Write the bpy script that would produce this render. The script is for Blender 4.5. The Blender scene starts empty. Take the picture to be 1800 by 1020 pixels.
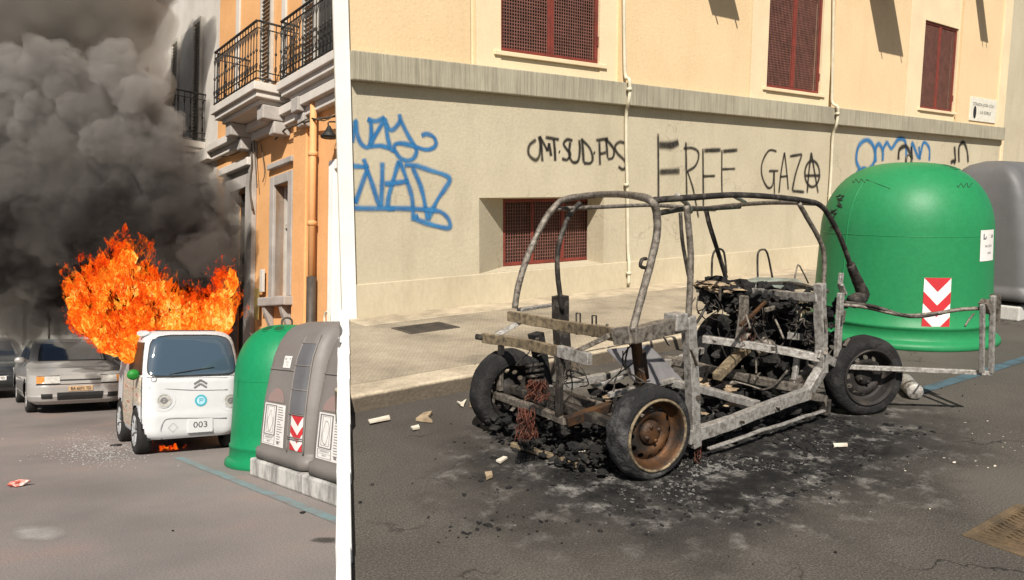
import bpy, bmesh, math, random
from mathutils import Vector, Matrix, noise
random.seed(7)
R = math.radians
sc = bpy.context.scene

# ------------------------------------------------------------------ camera, world, sun, exposure
FPX, CX, CY = 1350.0, 900.0, 510.0          # photograph pixels (1800 x 1020)
HR, HL = 1.65, 1.55                         # eye height above the upper road / above the sloping street
PITCH_R, PITCH_L = math.atan(181 / FPX), math.atan(68 / FPX)
cam_d = bpy.data.cameras.new('camera'); cam = bpy.data.objects.new('camera', cam_d)
sc.collection.objects.link(cam); sc.camera = cam
cam_d.sensor_width = 36; cam_d.lens = 36 * FPX / 1800; cam_d.clip_end = 600; cam_d.clip_start = 0.05
cam.location = (0, 0, HR); cam.rotation_euler = (math.pi / 2 - PITCH_R, 0, 0)

SUN_TRAVEL = Vector((0.014, 1.281, -1.35)).normalized()
SUN_EL = math.asin(-SUN_TRAVEL.z)
w = bpy.data.worlds.new('World'); sc.world = w; w.use_nodes = True
wn = w.node_tree; wn.nodes.clear()
wo = wn.nodes.new('ShaderNodeOutputWorld'); bg = wn.nodes.new('ShaderNodeBackground'); sky = wn.nodes.new('ShaderNodeTexSky')
sky.sky_type = 'NISHITA'; sky.sun_disc = False; sky.sun_elevation = SUN_EL; sky.sun_rotation = R(180)
sky.air_density = 1.0; sky.dust_density = 1.2; sky.ozone_density = 0.5
bg.inputs['Strength'].default_value = 0.05
wn.links.new(sky.outputs[0], bg.inputs[0]); wn.links.new(bg.outputs[0], wo.inputs[0])
sun_d = bpy.data.lights.new('sun', 'SUN'); sun = bpy.data.objects.new('sun', sun_d); sc.collection.objects.link(sun)
sun_d.energy = 5.0; sun_d.angle = R(0.5); sun_d.color = (1.0, 0.945, 0.86)
sun.rotation_euler = SUN_TRAVEL.to_track_quat('-Z', 'Y').to_euler()
sun.location = (0, -6, 14)
vs = sc.view_settings; vs.view_transform = 'Standard'; vs.look = 'None'; vs.gamma = 1.0; vs.use_curve_mapping = False
vs.exposure = 0.47
sc.cycles.max_bounces = 6; sc.cycles.diffuse_bounces = 3; sc.cycles.volume_bounces = 1
sc.cycles.transparent_max_bounces = 12
sc.cycles.use_denoising = True

# ------------------------------------------------------------------ the two places' own frames
AR = math.atan2(2643 - CX, math.hypot(FPX, 181))     # direction of the beige wall
AL = math.atan2(-252 - CX, math.hypot(FPX, 68))      # direction of the sloping street
def rot2(v, ang):
    c, s = math.cos(ang), math.sin(ang)
    return Vector((v[0], c * v[1] - s * v[2], s * v[1] + c * v[2]))
def ray_r(px, py): return rot2(((px - CX) / FPX, 1.0, -(py - CY) / FPX), -PITCH_R)
def ray_l(px, py): return rot2(((px - CX) / FPX, 1.0, -(py - CY) / FPX), PITCH_L)
CR = Vector((0, 0, HR))
dR = Vector((math.sin(AR), math.cos(AR), 0)); nR = Vector((-math.cos(AR), math.sin(AR), 0))
_r = ray_r(617, 561); W0 = CR + _r * ((0.13 - HR) / _r.z); W0.z = 0
FR = Matrix(((dR.x, nR.x, 0, W0.x), (dR.y, nR.y, 0, W0.y), (0, 0, 1, 0), (0, 0, 0, 1)))      # x along wall, y into wall
FRi = FR.inverted()
dL = Vector((math.sin(AL), math.cos(AL), 0)); bL = Vector((math.cos(AL), -math.sin(AL), 0))
_cl = Matrix(((bL.x, dL.x, 0, 0), (bL.y, dL.y, 0, 0), (0, 0, 1, 0), (0, 0, 0, 1)))
FL = Matrix.Translation(CR) @ Matrix.Rotation(-(PITCH_R + PITCH_L), 4, 'X') @ Matrix.Translation((0, 0, -HL)) @ _cl   # x across street, y down the street
FLi = FL.inverted()
FW = Matrix.Identity(4)
_oR = FRi @ CR
_oL = FLi @ CR
def _hit(o, r, ax, val): return o + r * ((val - o[ax]) / r[ax])
def Ry(px, py, y): return _hit(_oR, FRi.to_3x3() @ ray_r(px, py), 1, y)
def Rx(px, py, x): return _hit(_oR, FRi.to_3x3() @ ray_r(px, py), 0, x)
def Rz(px, py, z=0.0): return _hit(_oR, FRi.to_3x3() @ ray_r(px, py), 2, z)
_clt = _cl.to_3x3().inverted()
def Lx(px, py, x): return _hit(_oL, _clt @ ray_l(px, py), 0, x)
def Ly(px, py, y): return _hit(_oL, _clt @ ray_l(px, py), 1, y)
def Lz(px, py, z=0.0): return _hit(_oL, _clt @ ray_l(px, py), 2, z)
def Lk(px, py, k): return _oL + (_clt @ ray_l(px, py)) * k

# ------------------------------------------------------------------ scene helpers
COL = sc.collection
def tag(o, label=None, cat=None, group=None, kind=None):
    if label: o['label'] = label
    if cat: o['category'] = cat
    if group: o['group'] = group
    if kind: o['kind'] = kind
    return o
def thing(name, label, cat, frame, loc, rz=0.0, group=None):
    o = bpy.data.objects.new(name, None); COL.objects.link(o); o.empty_display_size = 0.2
    o.matrix_world = frame @ Matrix.Translation(loc) @ Matrix.Rotation(rz, 4, 'Z')
    tag(o, label, cat, group)
    return o
class MB:
    """collects geometry; off is subtracted (place coordinates -> coordinates of the thing)"""
    def __init__(self, off=(0, 0, 0)):
        self.v = []; self.f = []; self.off = Vector(off); self.sm = []
    def add(self, vs_, fs, smooth=False):
        b = len(self.v)
        self.v += [Vector(p) - self.off for p in vs_]
        for f in fs:
            self.f.append([b + i for i in f]); self.sm.append(smooth)
        return self
    def box(self, x0, x1, y0, y1, z0, z1):
        vs_ = [(x, y, z) for z in (z0, z1) for y in (y0, y1) for x in (x0, x1)]
        return self.add(vs_, [(0, 2, 3, 1), (4, 5, 7, 6), (0, 1, 5, 4), (2, 6, 7, 3), (0, 4, 6, 2), (1, 3, 7, 5)])
    def bar(self, p0, p1, w_, h_, up=(0, 0, 1)):
        p0 = Vector(p0); p1 = Vector(p1); d = (p1 - p0).normalized(); up = Vector(up)
        if abs(d.dot(up)) > 0.97: up = Vector((0, 1, 0)) if abs(d.y) < 0.9 else Vector((1, 0, 0))
        s = d.cross(up).normalized(); u = s.cross(d)
        vs_ = [p + s * (a * w_ / 2) + u * (b * h_ / 2) for p in (p0, p1) for a, b in ((-1, -1), (1, -1), (1, 1), (-1, 1))]
        return self.add(vs_, [(0, 3, 2, 1), (4, 5, 6, 7), (0, 1, 5, 4), (1, 2, 6, 5), (2, 3, 7, 6), (3, 0, 4, 7)])
    def path(self, pts, w_, h_, up=(0, 0, 1)):
        for a, b in zip(pts[:-1], pts[1:]): self.bar(a, b, w_, h_, up)
        return self
    def tube(self, pts, r, seg=8, smooth=True, sub=4, jit=0.0):
        pts = [Vector(p) for p in pts]
        if sub > 1 and len(pts) > 2: pts = spline(pts, sub)
        rs = r if isinstance(r, (list, tuple)) else [r] * len(pts)
        if len(rs) != len(pts): rs = [rs[0] + (rs[-1] - rs[0]) * i / (len(pts) - 1) for i in range(len(pts))]
        vs_ = []; fs = []; prev = None
        for i, p in enumerate(pts):
            d = (pts[min(i + 1, len(pts) - 1)] - pts[max(i - 1, 0)]).normalized()
            if prev is None:
                prev = d.orthogonal().normalized()
            s = (prev - d * prev.dot(d)).normalized(); prev = s; u = d.cross(s)
            for k in range(seg):
                a = 2 * math.pi * k / seg
                rr = rs[i] * (1 + (random.uniform(-jit, jit) if jit else 0))
                vs_.append(p + (s * math.cos(a) + u * math.sin(a)) * rr)
        for i in range(len(pts) - 1):
            for k in range(seg):
                k2 = (k + 1) % seg
                fs.append((i * seg + k, i * seg + k2, (i + 1) * seg + k2, (i + 1) * seg + k))
        fs.append(tuple(reversed(range(seg)))); fs.append(tuple(range((len(pts) - 1) * seg, len(pts) * seg)))
        return self.add(vs_, fs, smooth)
    def lathe(self, prof, c=(0, 0, 0), axis='Z', seg=32, smooth=True, sx=1.0, sy=1.0, a0=0.0, a1=2 * math.pi):
        """prof: (radius, height) pairs"""
        c = Vector(c); n = len(prof); full = abs(a1 - a0 - 2 * math.pi) < 1e-6
        cols = seg if full else seg + 1; vs_ = []
        for k in range(cols):
            a = a0 + (a1 - a0) * k / seg
            for r_, h_ in prof:
                q = Vector((r_ * math.cos(a) * sx, r_ * math.sin(a) * sy, h_))
                if axis == 'Y': q = Vector((q.x, -q.z, q.y))
                if axis == 'X': q = Vector((q.z, q.x, q.y))
                vs_.append(c + q)
        fs = []
        for k in range(seg):
            k2 = (k + 1) % cols
            for i in range(n - 1):
                fs.append((k * n + i, k2 * n + i, k2 * n + i + 1, k * n + i + 1))
        return self.add(vs_, fs, smooth)
    def prism(self, poly, y0, y1):
        """poly in x,z extruded along y"""
        n = len(poly)
        vs_ = [(x, y0, z) for x, z in poly] + [(x, y1, z) for x, z in poly]
        fs = [tuple(range(n)), tuple(range(2 * n - 1, n - 1, -1))] + [(i, i + n, (i + 1) % n + n, (i + 1) % n) for i in range(n)]
        return self.add(vs_, fs)
    def slab(self, poly, z0, z1):
        n = len(poly)
        vs_ = [(x, y, z0) for x, y in poly] + [(x, y, z1) for x, y in poly]
        fs = [tuple(reversed(range(n))), tuple(range(n, 2 * n))] + [(i, (i + 1) % n, (i + 1) % n + n, i + n) for i in range(n)]
        return self.add(vs_, fs)
    def quad(self, a, b, c, d): return self.add([a, b, c, d], [(0, 1, 2, 3)])
    def blob(self, c, r, sub=2, amp=0.25, sc_=3.0, sq=(1, 1, 1), seed=0.0):
        bm = bmesh.new(); bmesh.ops.create_icosphere(bm, subdivisions=sub, radius=1.0)
        c = Vector(c); sd = Vector((seed, seed * 1.7, -seed))
        vs_ = []
        for v in bm.verts:
            k = 1 + amp * noise.noise(v.co * sc_ + sd + c * 3.1)
            vs_.append(c + Vector((v.co.x * sq[0], v.co.y * sq[1], v.co.z * sq[2])) * r * k)
        fs = [[v.index for v in f.verts] for f in bm.faces]; bm.free()
        return self.add(vs_, fs, False)
    def build(self, name, mat, parent=None, frame=None, bevel=0.0, label=None, kind=None, seg=2, flip=False):
        me = bpy.data.meshes.new(name)
        me.from_pydata([tuple(v) for v in self.v], [], self.f); me.validate(clean_customdata=False)
        if len(me.polygons) == len(self.sm): me.polygons.foreach_set('use_smooth', self.sm)
        bm = bmesh.new(); bm.from_mesh(me)
        if not flip: bmesh.ops.recalc_face_normals(bm, faces=bm.faces)
        bm.to_mesh(me); bm.free()
        if mat: me.materials.append(mat)
        o = bpy.data.objects.new(name, me); COL.objects.link(o)
        if parent: o.parent = parent
        elif frame is not None: o.matrix_world = frame @ Matrix.Translation(self.off)
        if bevel:
            m = o.modifiers.new('edge', 'BEVEL'); m.width = bevel; m.segments = seg; m.limit_method = 'ANGLE'; m.angle_limit = R(40)
        if label: o['label'] = label
        if kind: o['kind'] = kind
        return o
def spline(pts, sub):
    out = []; n = len(pts)
    for i in range(n - 1):
        p0 = pts[max(i - 1, 0)]; p1 = pts[i]; p2 = pts[i + 1]; p3 = pts[min(i + 2, n - 1)]
        for k in range(sub):
            t = k / sub; t2 = t * t; t3 = t2 * t
            out.append(0.5 * ((2 * p1) + (p2 - p0) * t + (2 * p0 - 5 * p1 + 4 * p2 - p3) * t2 + (3 * p1 - p0 - 3 * p2 + p3) * t3))
    out.append(pts[-1]); return out
def copy_tree(o, parent=None):
    c = o.copy(); COL.objects.link(c)
    if parent: c.parent = parent
    for ch in list(o.children): copy_tree(ch, c)
    return c
def text_polys(s, size, align='CENTER'):
    cu = bpy.data.curves.new('txt', 'FONT'); cu.body = s; cu.size = size; cu.align_x = align; cu.align_y = 'CENTER'; cu.resolution_u = 3
    o = bpy.data.objects.new('txt', cu); COL.objects.link(o)
    dg = bpy.context.evaluated_depsgraph_get(); me = o.evaluated_get(dg).to_mesh()
    vs_ = [v.co.copy() for v in me.vertices]; fs = [list(p.vertices) for p in me.polygons]
    o.evaluated_get(dg).to_mesh_clear(); bpy.data.objects.remove(o); bpy.data.curves.remove(cu)
    return vs_, fs

# ------------------------------------------------------------------ materials
def newmat(name):
    m = bpy.data.materials.new(name); m.use_nodes = True; nt = m.node_tree
    return m, nt, nt.nodes['Principled BSDF']
def nd(nt, typ, **kw):
    n = nt.nodes.new(typ)
    for k, v in kw.items():
        if k in n.inputs: n.inputs[k].default_value = v
        else: setattr(n, k, v)
    return n
def coords(nt, sc3=(1, 1, 1), out='Object'):
    tc = nd(nt, 'ShaderNodeTexCoord'); mp = nd(nt, 'ShaderNodeMapping'); mp.inputs['Scale'].default_value = sc3
    nt.links.new(tc.outputs[out], mp.inputs[0]); return mp.outputs[0]
def noise_n(nt, co, scale, detail=6, rough=0.6):
    n = nd(nt, 'ShaderNodeTexNoise'); n.inputs['Scale'].default_value = scale; n.inputs['Detail'].default_value = detail
    n.inputs['Roughness'].default_value = rough; nt.links.new(co, n.inputs['Vector']); return n.outputs['Fac']
def ramp(nt, fac, stops):
    r = nd(nt, 'ShaderNodeValToRGB'); e = r.color_ramp.elements
    while len(e) < len(stops): e.new(0.5)
    for el, (p, c) in zip(e, stops):
        el.position = p; el.color = (c[0], c[1], c[2], 1) if not isinstance(c, (int, float)) else (c, c, c, 1)
    nt.links.new(fac, r.inputs[0]); return r.outputs[0]
def mix(nt, fac, a, b, mode='MIX'):
    m = nd(nt, 'ShaderNodeMix', data_type='RGBA', blend_type=mode)
    for sock, v in ((m.inputs[0], fac), (m.inputs[6], a), (m.inputs[7], b)):
        if isinstance(v, (int, float)): sock.default_value = v
        elif isinstance(v, (tuple, list)): sock.default_value = (v[0], v[1], v[2], 1)
        else: nt.links.new(v, sock)
    return m.outputs[2]
def bump(nt, bs, h, strength=0.3, dist=0.02):
    b = nd(nt, 'ShaderNodeBump'); b.inputs['Strength'].default_value = strength; b.inputs['Distance'].default_value = dist
    nt.links.new(h, b.inputs['Height']); nt.links.new(b.outputs[0], bs.inputs['Normal'])
def mul(c, k): return tuple(min(x * k, 1.0) for x in c)
def mat(name, col, col2=None, scale=3.0, rough=0.7, metal=0.0, bstr=0.2, bscale=60.0, fine=0.12, lo=0.35, hi=0.65, sc3=(1, 1, 1), spec=0.3, bdist=0.01, coat=0.0):
    """base colour broken up by a large stain pattern (col -> col2) and fine grain"""
    m, nt, bs = newmat(name); co = coords(nt, sc3)
    col2 = col2 or mul(col, 0.72)
    a = ramp(nt, noise_n(nt, co, scale, 8, 0.62), [(lo, col), (hi, col2)])
    g = ramp(nt, noise_n(nt, co, scale * 17, 4, 0.7), [(0.25, 1 - fine), (0.75, 1.0)])
    c = mix(nt, 1.0, a, g, 'MULTIPLY')
    nt.links.new(c, bs.inputs['Base Color'])
    bs.inputs['Roughness'].default_value = rough; bs.inputs['Metallic'].default_value = metal
    bs.inputs['Specular IOR Level'].default_value = spec; bs.inputs['Coat Weight'].default_value = coat
    if bstr: bump(nt, bs, noise_n(nt, co, bscale, 4, 0.7), bstr, bdist)
    return m
M = {}
M['plinth'] = mat('plinth_plaster', (.47, .42, .30), (.36, .315, .22), 0.9, .9, 0, .35, 35, .14, .3, .75)
def stained(name, col, col2, streak, crack=True, rough=.92, bst=.45):
    m, nt, bs = newmat(name); co = coords(nt)
    a = ramp(nt, noise_n(nt, co, .8, 8, .62), [(.3, col), (.72, col2)])
    st = noise_n(nt, coords(nt, (1.3, 1.3, .30)), 1.6, 7, .62)
    a = mix(nt, ramp(nt, st, [(.52, 0.0), (.75, .5)]), a, streak)
    g = ramp(nt, noise_n(nt, co, 22, 5, .72), [(.25, .86), (.75, 1.06)]); a = mix(nt, 1.0, a, g, 'MULTIPLY')
    if crack:
        v = nd(nt, 'ShaderNodeTexVoronoi', feature='DISTANCE_TO_EDGE'); v.inputs['Scale'].default_value = .55
        ds = nd(nt, 'ShaderNodeMixRGB') if False else None
        wob = nd(nt, 'ShaderNodeTexNoise'); wob.inputs['Scale'].default_value = 3.0; wob.inputs['Detail'].default_value = 6; nt.links.new(co, wob.inputs['Vector'])
        ad = nd(nt, 'ShaderNodeVectorMath', operation='MULTIPLY_ADD'); nt.links.new(wob.outputs['Color'], ad.inputs[0]); ad.inputs[1].default_value = (.7, .7, .7); nt.links.new(co, ad.inputs[2])
        nt.links.new(ad.outputs[0], v.inputs['Vector'])
        lim = ramp(nt, noise_n(nt, co, .6, 2, .5), [(.50, 0.0), (.60, 1.0)])
        cr = ramp(nt, v.outputs['Distance'], [(.0, 1.0), (.006, 0.0)])
        cm = nd(nt, 'ShaderNodeMath', operation='MULTIPLY'); nt.links.new(cr, cm.inputs[0]); nt.links.new(lim, cm.inputs[1])
        cm2 = nd(nt, 'ShaderNodeMath', operation='MULTIPLY'); nt.links.new(cm.outputs[0], cm2.inputs[0]); cm2.inputs[1].default_value = .55
        a = mix(nt, cm2.outputs[0], a, mul(col, .35))
    nt.links.new(a, bs.inputs['Base Color']); bs.inputs['Roughness'].default_value = rough; bs.inputs['Specular IOR Level'].default_value = .25
    bump(nt, bs, noise_n(nt, co, 26, 6, .75), bst, .015); return m
M['plinth'] = stained('plinth_plaster', (.53, .465, .335), (.44, .38, .27), (.36, .31, .215))
M['skirt'] = mat('skirting_plaster', (.59, .51, .36), (.44, .375, .26), 1.1, .9, 0, .35, 30, .16, .3, .75, sc3=(1, 1, .5))
M['peach'] = stained('peach_stucco', (.76, .565, .335), (.69, .50, .29), (.60, .445, .265), False)
M['cream'] = mat('cream_stucco', (.76, .62, .40), (.70, .55, .35), 1.5, .9, 0, .3, 70, .08)
M['redframe'] = mat('red_painted_iron', (.24, .045, .03), (.15, .035, .025), 6, .6, 0, .2, 80, .25)
M['grille'] = mat('rusty_wire', (.27, .12, .09), (.17, .08, .06), 8, .7, .2, .1, 80)
M['darkglass'] = mat('dark_window', (.030, .018, .015), (.045, .026, .021), 4, .3, 0, 0)
M['pipe'] = mat('cream_pipe', (.66, .60, .45), (.50, .45, .33), 4, .6, 0, .1, 60)
M['plaque'] = mat('white_enamel', (.78, .74, .63), (.66, .61, .50), 12, .4, 0, .05, 40)
M['ink'] = mat('black_ink', (.02, .02, .02), (.035, .033, .03), 9, .7, 0, 0)
M['sprayblack'] = mat('black_spray', (.020, .018, .016), (.06, .052, .042), 7, .8, 0, 0, fine=.3)
M['sprayblue'] = mat('blue_spray', (.018, .13, .32), (.06, .22, .42), 6, .8, 0, 0, fine=.3)
M['kerb'] = mat('kerb_stone', (.60, .50, .355), (.34, .28, .195), 3.0, .9, 0, .5, 40, .25, bdist=.02)
M['white'] = mat('white_masonry_paint', (.82, .81, .78), (.72, .71, .67), 2.5, .8, 0, .2, 60, .06)
M['concrete'] = mat('concrete', (.36, .345, .31), (.23, .215, .19), 2.5, .95, 0, .5, 30, .2)
M['whiteconc'] = mat('whitewashed_concrete', (.56, .54, .50), (.26, .25, .235), 6, .95, 0, .6, 25, .3, .42, .62, sc3=(1, 1, .35))
M['iron'] = mat('cast_iron', (.11, .09, .07), (.06, .052, .045), 6, .6, .3, .3, 50)
M['grate'] = mat('worn_iron_cover', (.22, .15, .085), (.11, .08, .05), 5, .55, .3, .4, 50)
M['ash_metal'] = mat('ash_coated_steel', (.33, .29, .24), (.075, .058, .046), 34, .5, .5, .6, 120, .35, .40, .68)
M['pale_metal'] = mat('burnt_pale_steel', (.60, .57, .52), (.17, .14, .115), 34, .48, .55, .6, 120, .35, .40, .72)
M['soot_metal'] = mat('sooted_steel', (.040, .034, .029), (.17, .15, .125), 13, .6, .35, .7, 60, .35, .48, .70)
M['ochre_metal'] = mat('heat_stained_steel', (.40, .31, .19), (.10, .078, .058), 26, .55, .45, .6, 120, .35, .40, .66)
M['rust'] = mat('rusted_rim', (.125, .058, .024), (.034, .028, .024), 6, .55, .4, .5, 60, .35, .40, .58)
M['rimdark'] = mat('sooted_rim', (.030, .026, .024), (.10, .085, .07), 7, .65, .3, .3, 40, .3, .5, .75)
M['tyre'] = mat('charred_rubber', (.014, .013, .013), (.045, .042, .04), 9, .85, 0, .9, 40, .3, .45, .7, bdist=.02)
M['ashtyre'] = mat('ashy_rubber', (.020, .019, .019), (.16, .155, .15), 5, .95, 0, 1.0, 30, .3, .5, .72, bdist=.03)
M['wire'] = mat('burnt_copper_wire', (.20, .065, .04), (.07, .035, .026), 20, .6, .3, 0)
M['char'] = mat('charred_plastic', (.016, .015, .014), (.07, .062, .055), 8, .9, 0, 1.0, 35, .3, .5, .75, bdist=.03)
M['meltglass'] = mat('melted_glass', (.28, .34, .30), (.12, .13, .11), 6, .35, 0, .4, 20, .2)
M['burntwood'] = mat('scorched_board', (.50, .38, .24), (.16, .11, .07), 6, .9, 0, .4, 30, .3)
M['scrap'] = mat('pale_scrap', (.72, .66, .55), (.5, .42, .32), 10, .85, 0, .2, 40)
M['greenbin'] = stained('green_plastic', (.016, .19, .064), (.024, .215, .080), (.045, .235, .105), False, .45, .12)
M['greenbin2'] = stained('bright_green_plastic', (.006, .19, .070), (.010, .215, .085), (.03, .225, .10), False, .45, .12)
M['greenslot'] = mat('green_slot_shade', (.012, .10, .036), None, 2, .6, 0, 0)
M['greybin'] = mat('grey_plastic', (.20, .18, .165), (.155, .14, .128), 1.4, .5, 0, .3, 90, .10, spec=.3, bdist=.004)
M['greyflap'] = mat('dark_grey_plastic', (.135, .135, .14), (.11, .11, .115), 2.0, .5, 0, .2, 90, .08, spec=.3, bdist=.004)
M['greyfar'] = mat('mid_grey_plastic', (.135, .13, .128), (.11, .107, .105), 2.0, .5, 0, .2, 90, .08, bdist=.004)
M['sticker'] = mat('white_vinyl', (.74, .71, .67), (.66, .62, .58), 10, .55, 0, 0, fine=.06)
M['redvinyl'] = mat('red_vinyl', (.52, .028, .035), (.45, .03, .035), 8, .5, 0, 0, fine=.06)
M['pinkmark'] = mat('faded_red_print', (.30, .19, .17), (.26, .20, .18), 8, .6, 0, 0)
M['greyprint'] = mat('grey_print', (.20, .19, .19), None, 8, .6, 0, 0)
M['vanwhite'] = mat('white_body_plastic', (.56, .56, .56), (.515, .515, .51), 2.0, .42, 0, .05, 40, .04, spec=.45)
M['vangrey'] = mat('grey_body_plastic', (.34, .34, .34), (.27, .27, .27), 4, .5, 0, 0)
M['blackplastic'] = mat('black_plastic', (.02, .02, .02), (.03, .03, .03), 6, .55, 0, 0)
M['rubber'] = mat('tyre_rubber', (.018, .018, .018), (.03, .028, .026), 7, .85, 0, .5, 60, .2)
M['mirrorgreen'] = mat('green_mirror_shell', (.02, .22, .03), (.015, .16, .02), 6, .45, 0, 0)
M['silver'] = mat('silver_paint', (.37, .35, .325), (.32, .305, .285), 2.0, .3, .15, 0, fine=.04, spec=.5, coat=.6)
M['darkpaint'] = mat('dark_car_paint', (.05, .055, .06), (.04, .042, .046), 2.0, .3, .3, 0, fine=.04, spec=.5, coat=.6)
M['lens'] = mat('lamp_lens', (.55, .54, .50), (.35, .33, .30), 30, .12, 0, 0, spec=.6)
M['amber'] = mat('amber_lens', (.55, .23, .06), (.40, .16, .04), 20, .15, 0, 0, spec=.6)
M['plateo'] = mat('worn_plate', (.55, .38, .22), (.42, .27, .15), 18, .6, 0, 0)
M['teal'] = mat('teal_print', (.05, .33, .40), (.06, .38, .45), 8, .5, 0, 0)
M['palette_blue'] = mat('pale_blue_print', (.45, .68, .78), None, 8, .5, 0, 0)
M['orange'] = mat('orange_render', (.74, .40, .17), (.62, .32, .13), 1.0, .92, 0, .3, 40, .14, .35, .7)
M['orangepipe'] = mat('orange_pipe', (.70, .37, .16), (.58, .30, .12), 2.0, .7, 0, .1, 40)
M['stone'] = mat('grey_limestone', (.42, .385, .35), (.30, .275, .25), 2.0, .9, 0, .3, 35, .15)
M['stonelight'] = mat('pale_stucco', (.60, .555, .50), (.50, .46, .41), 1.5, .9, 0, .2, 40, .1)
M['wrought'] = mat('black_wrought_iron', (.018, .018, .018), (.05, .045, .04), 7, .6, .3, .1, 60)
M['shutter'] = mat('pale_shutter_paint', (.50, .46, .40), (.40, .37, .32), 4, .7, 0, .1, 60)
M['cable'] = mat('old_cable', (.10, .075, .05), None, 6, .8, 0, 0)
M['farwall'] = mat('far_pale_wall', (.34, .335, .30), (.28, .275, .25), .8, .9, 0, .1, 30)
M['farwall2'] = mat('far_grey_wall', (.15, .15, .135), (.11, .11, .10), .8, .9, 0, .1, 30)
M['oppwall'] = mat('opposite_render', (.55, .46, .33), (.45, .38, .27), .6, .9, 0, .1, 30)
M['brass'] = mat('brass_plate', (.48, .33, .10), (.35, .24, .08), 12, .4, .6, 0)
M['redscrap'] = mat('red_scrap', (.60, .13, .09), (.72, .55, .5), 14, .7, 0, .2, 40, .1, .45, .6)

def glass_mat(name, col, rough=.05):
    m, nt, bs = newmat(name)
    bs.inputs['Base Color'].default_value = (*col, 1); bs.inputs['Roughness'].default_value = rough
    bs.inputs['Specular IOR Level'].default_value = .9; bs.inputs['Coat Weight'].default_value = .7; bs.inputs['Coat Roughness'].default_value = .03
    return m
M['windscreen'] = glass_mat('windscreen_glass', (.045, .070, .095))
M['carglass'] = glass_mat('car_glass', (.020, .021, .022))
M['houseglass'] = glass_mat('house_glass', (.035, .035, .033), .25)

# ------------------------------------------------------------------ ground materials
def asphalt_upper():
    m, nt, bs = newmat('asphalt_scorched'); co = coords(nt)
    base = ramp(nt, noise_n(nt, co, .55, 6, .6), [(.32, (.060, .052, .044)), (.5, (.082, .072, .060)), (.7, (.112, .098, .080))])
    grain = ramp(nt, noise_n(nt, co, 95, 3, .8), [(.30, .45), (.50, 1.0), (.70, 2.0)])
    base = mix(nt, 1.0, base, grain, 'MULTIPLY')
    patch_ = ramp(nt, noise_n(nt, co, .28, 2, .4), [(.54, 0.0), (.57, .5)])
    base = mix(nt, patch_, base, (.115, .102, .083))
    v = nd(nt, 'ShaderNodeTexVoronoi', feature='DISTANCE_TO_EDGE'); v.inputs['Scale'].default_value = .75
    wb = nd(nt, 'ShaderNodeTexNoise'); wb.inputs['Scale'].default_value = 4.0; wb.inputs['Detail'].default_value = 6; nt.links.new(co, wb.inputs['Vector'])
    ad = nd(nt, 'ShaderNodeVectorMath', operation='MULTIPLY_ADD'); nt.links.new(wb.outputs['Color'], ad.inputs[0]); ad.inputs[1].default_value = (.55, .55, .55); nt.links.new(co, ad.inputs[2]); nt.links.new(ad.outputs[0], v.inputs['Vector'])
    lim = ramp(nt, noise_n(nt, co, .8, 2, .5), [(.50, 0.0), (.58, 1.0)]); cr = ramp(nt, v.outputs['Distance'], [(.0, 1.0), (.010, 0.0)])
    cm = nd(nt, 'ShaderNodeMath', operation='MULTIPLY'); nt.links.new(cr, cm.inputs[0]); nt.links.new(lim, cm.inputs[1])
    base = mix(nt, cm.outputs[0], base, (.014, .012, .011))
    # the burnt patch around the wreck: soot with islands of pale ash
    sub = nd(nt, 'ShaderNodeVectorMath', operation='SUBTRACT'); sub.inputs[1].default_value = (.15, -5.1, 0); nt.links.new(co, sub.inputs[0])
    mlt = nd(nt, 'ShaderNodeVectorMath', operation='MULTIPLY'); mlt.inputs[1].default_value = (1 / 2.1, 1 / 1.35, 0); nt.links.new(sub.outputs[0], mlt.inputs[0])
    ln = nd(nt, 'ShaderNodeVectorMath', operation='LENGTH'); nt.links.new(mlt.outputs[0], ln.inputs[0])
    wob = nd(nt, 'ShaderNodeMath', operation='MULTIPLY_ADD'); nt.links.new(noise_n(nt, co, 1.9, 7, .65), wob.inputs[0]); wob.inputs[1].default_value = .95
    nt.links.new(ln.outputs['Value'], wob.inputs[2])
    soot = ramp(nt, wob.outputs[0], [(.0, 1.0), (.60, 1.0)])
    e = soot.node.color_ramp.elements; e[0].position = 1.05 / 2; e[1].position = 1.55 / 2
    e[0].color = (1, 1, 1, 1); e[1].color = (0, 0, 0, 1)
    half = nd(nt, 'ShaderNodeMath', operation='MULTIPLY'); nt.links.new(wob.outputs[0], half.inputs[0]); half.inputs[1].default_value = .5
    nt.links.new(half.outputs[0], soot.node.inputs[0])
    ashn = noise_n(nt, co, 5.2, 9, .72)
    sootc = ramp(nt, ashn, [(.42, (.008, .0075, .007)), (.52, (.022, .020, .018)), (.575, (.10, .094, .085)), (.68, (.30, .285, .255))])
    speck = ramp(nt, noise_n(nt, co, 60, 5, .8), [(.35, .45), (.6, 1.25)])
    sootc = mix(nt, 1.0, sootc, speck, 'MULTIPLY')
    c = mix(nt, soot, base, sootc)
    nt.links.new(c, bs.inputs['Base Color']); bs.inputs['Roughness'].default_value = .88; bs.inputs['Specular IOR Level'].default_value = .25
    hsum = nd(nt, 'ShaderNodeMath', operation='MULTIPLY_ADD'); nt.links.new(ashn, hsum.inputs[0]); nt.links.new(soot, hsum.inputs[1]); nt.links.new(noise_n(nt, co, 95, 3, .8), hsum.inputs[2])
    bump(nt, bs, hsum.outputs[0], .55, .02)
    return m
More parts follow.
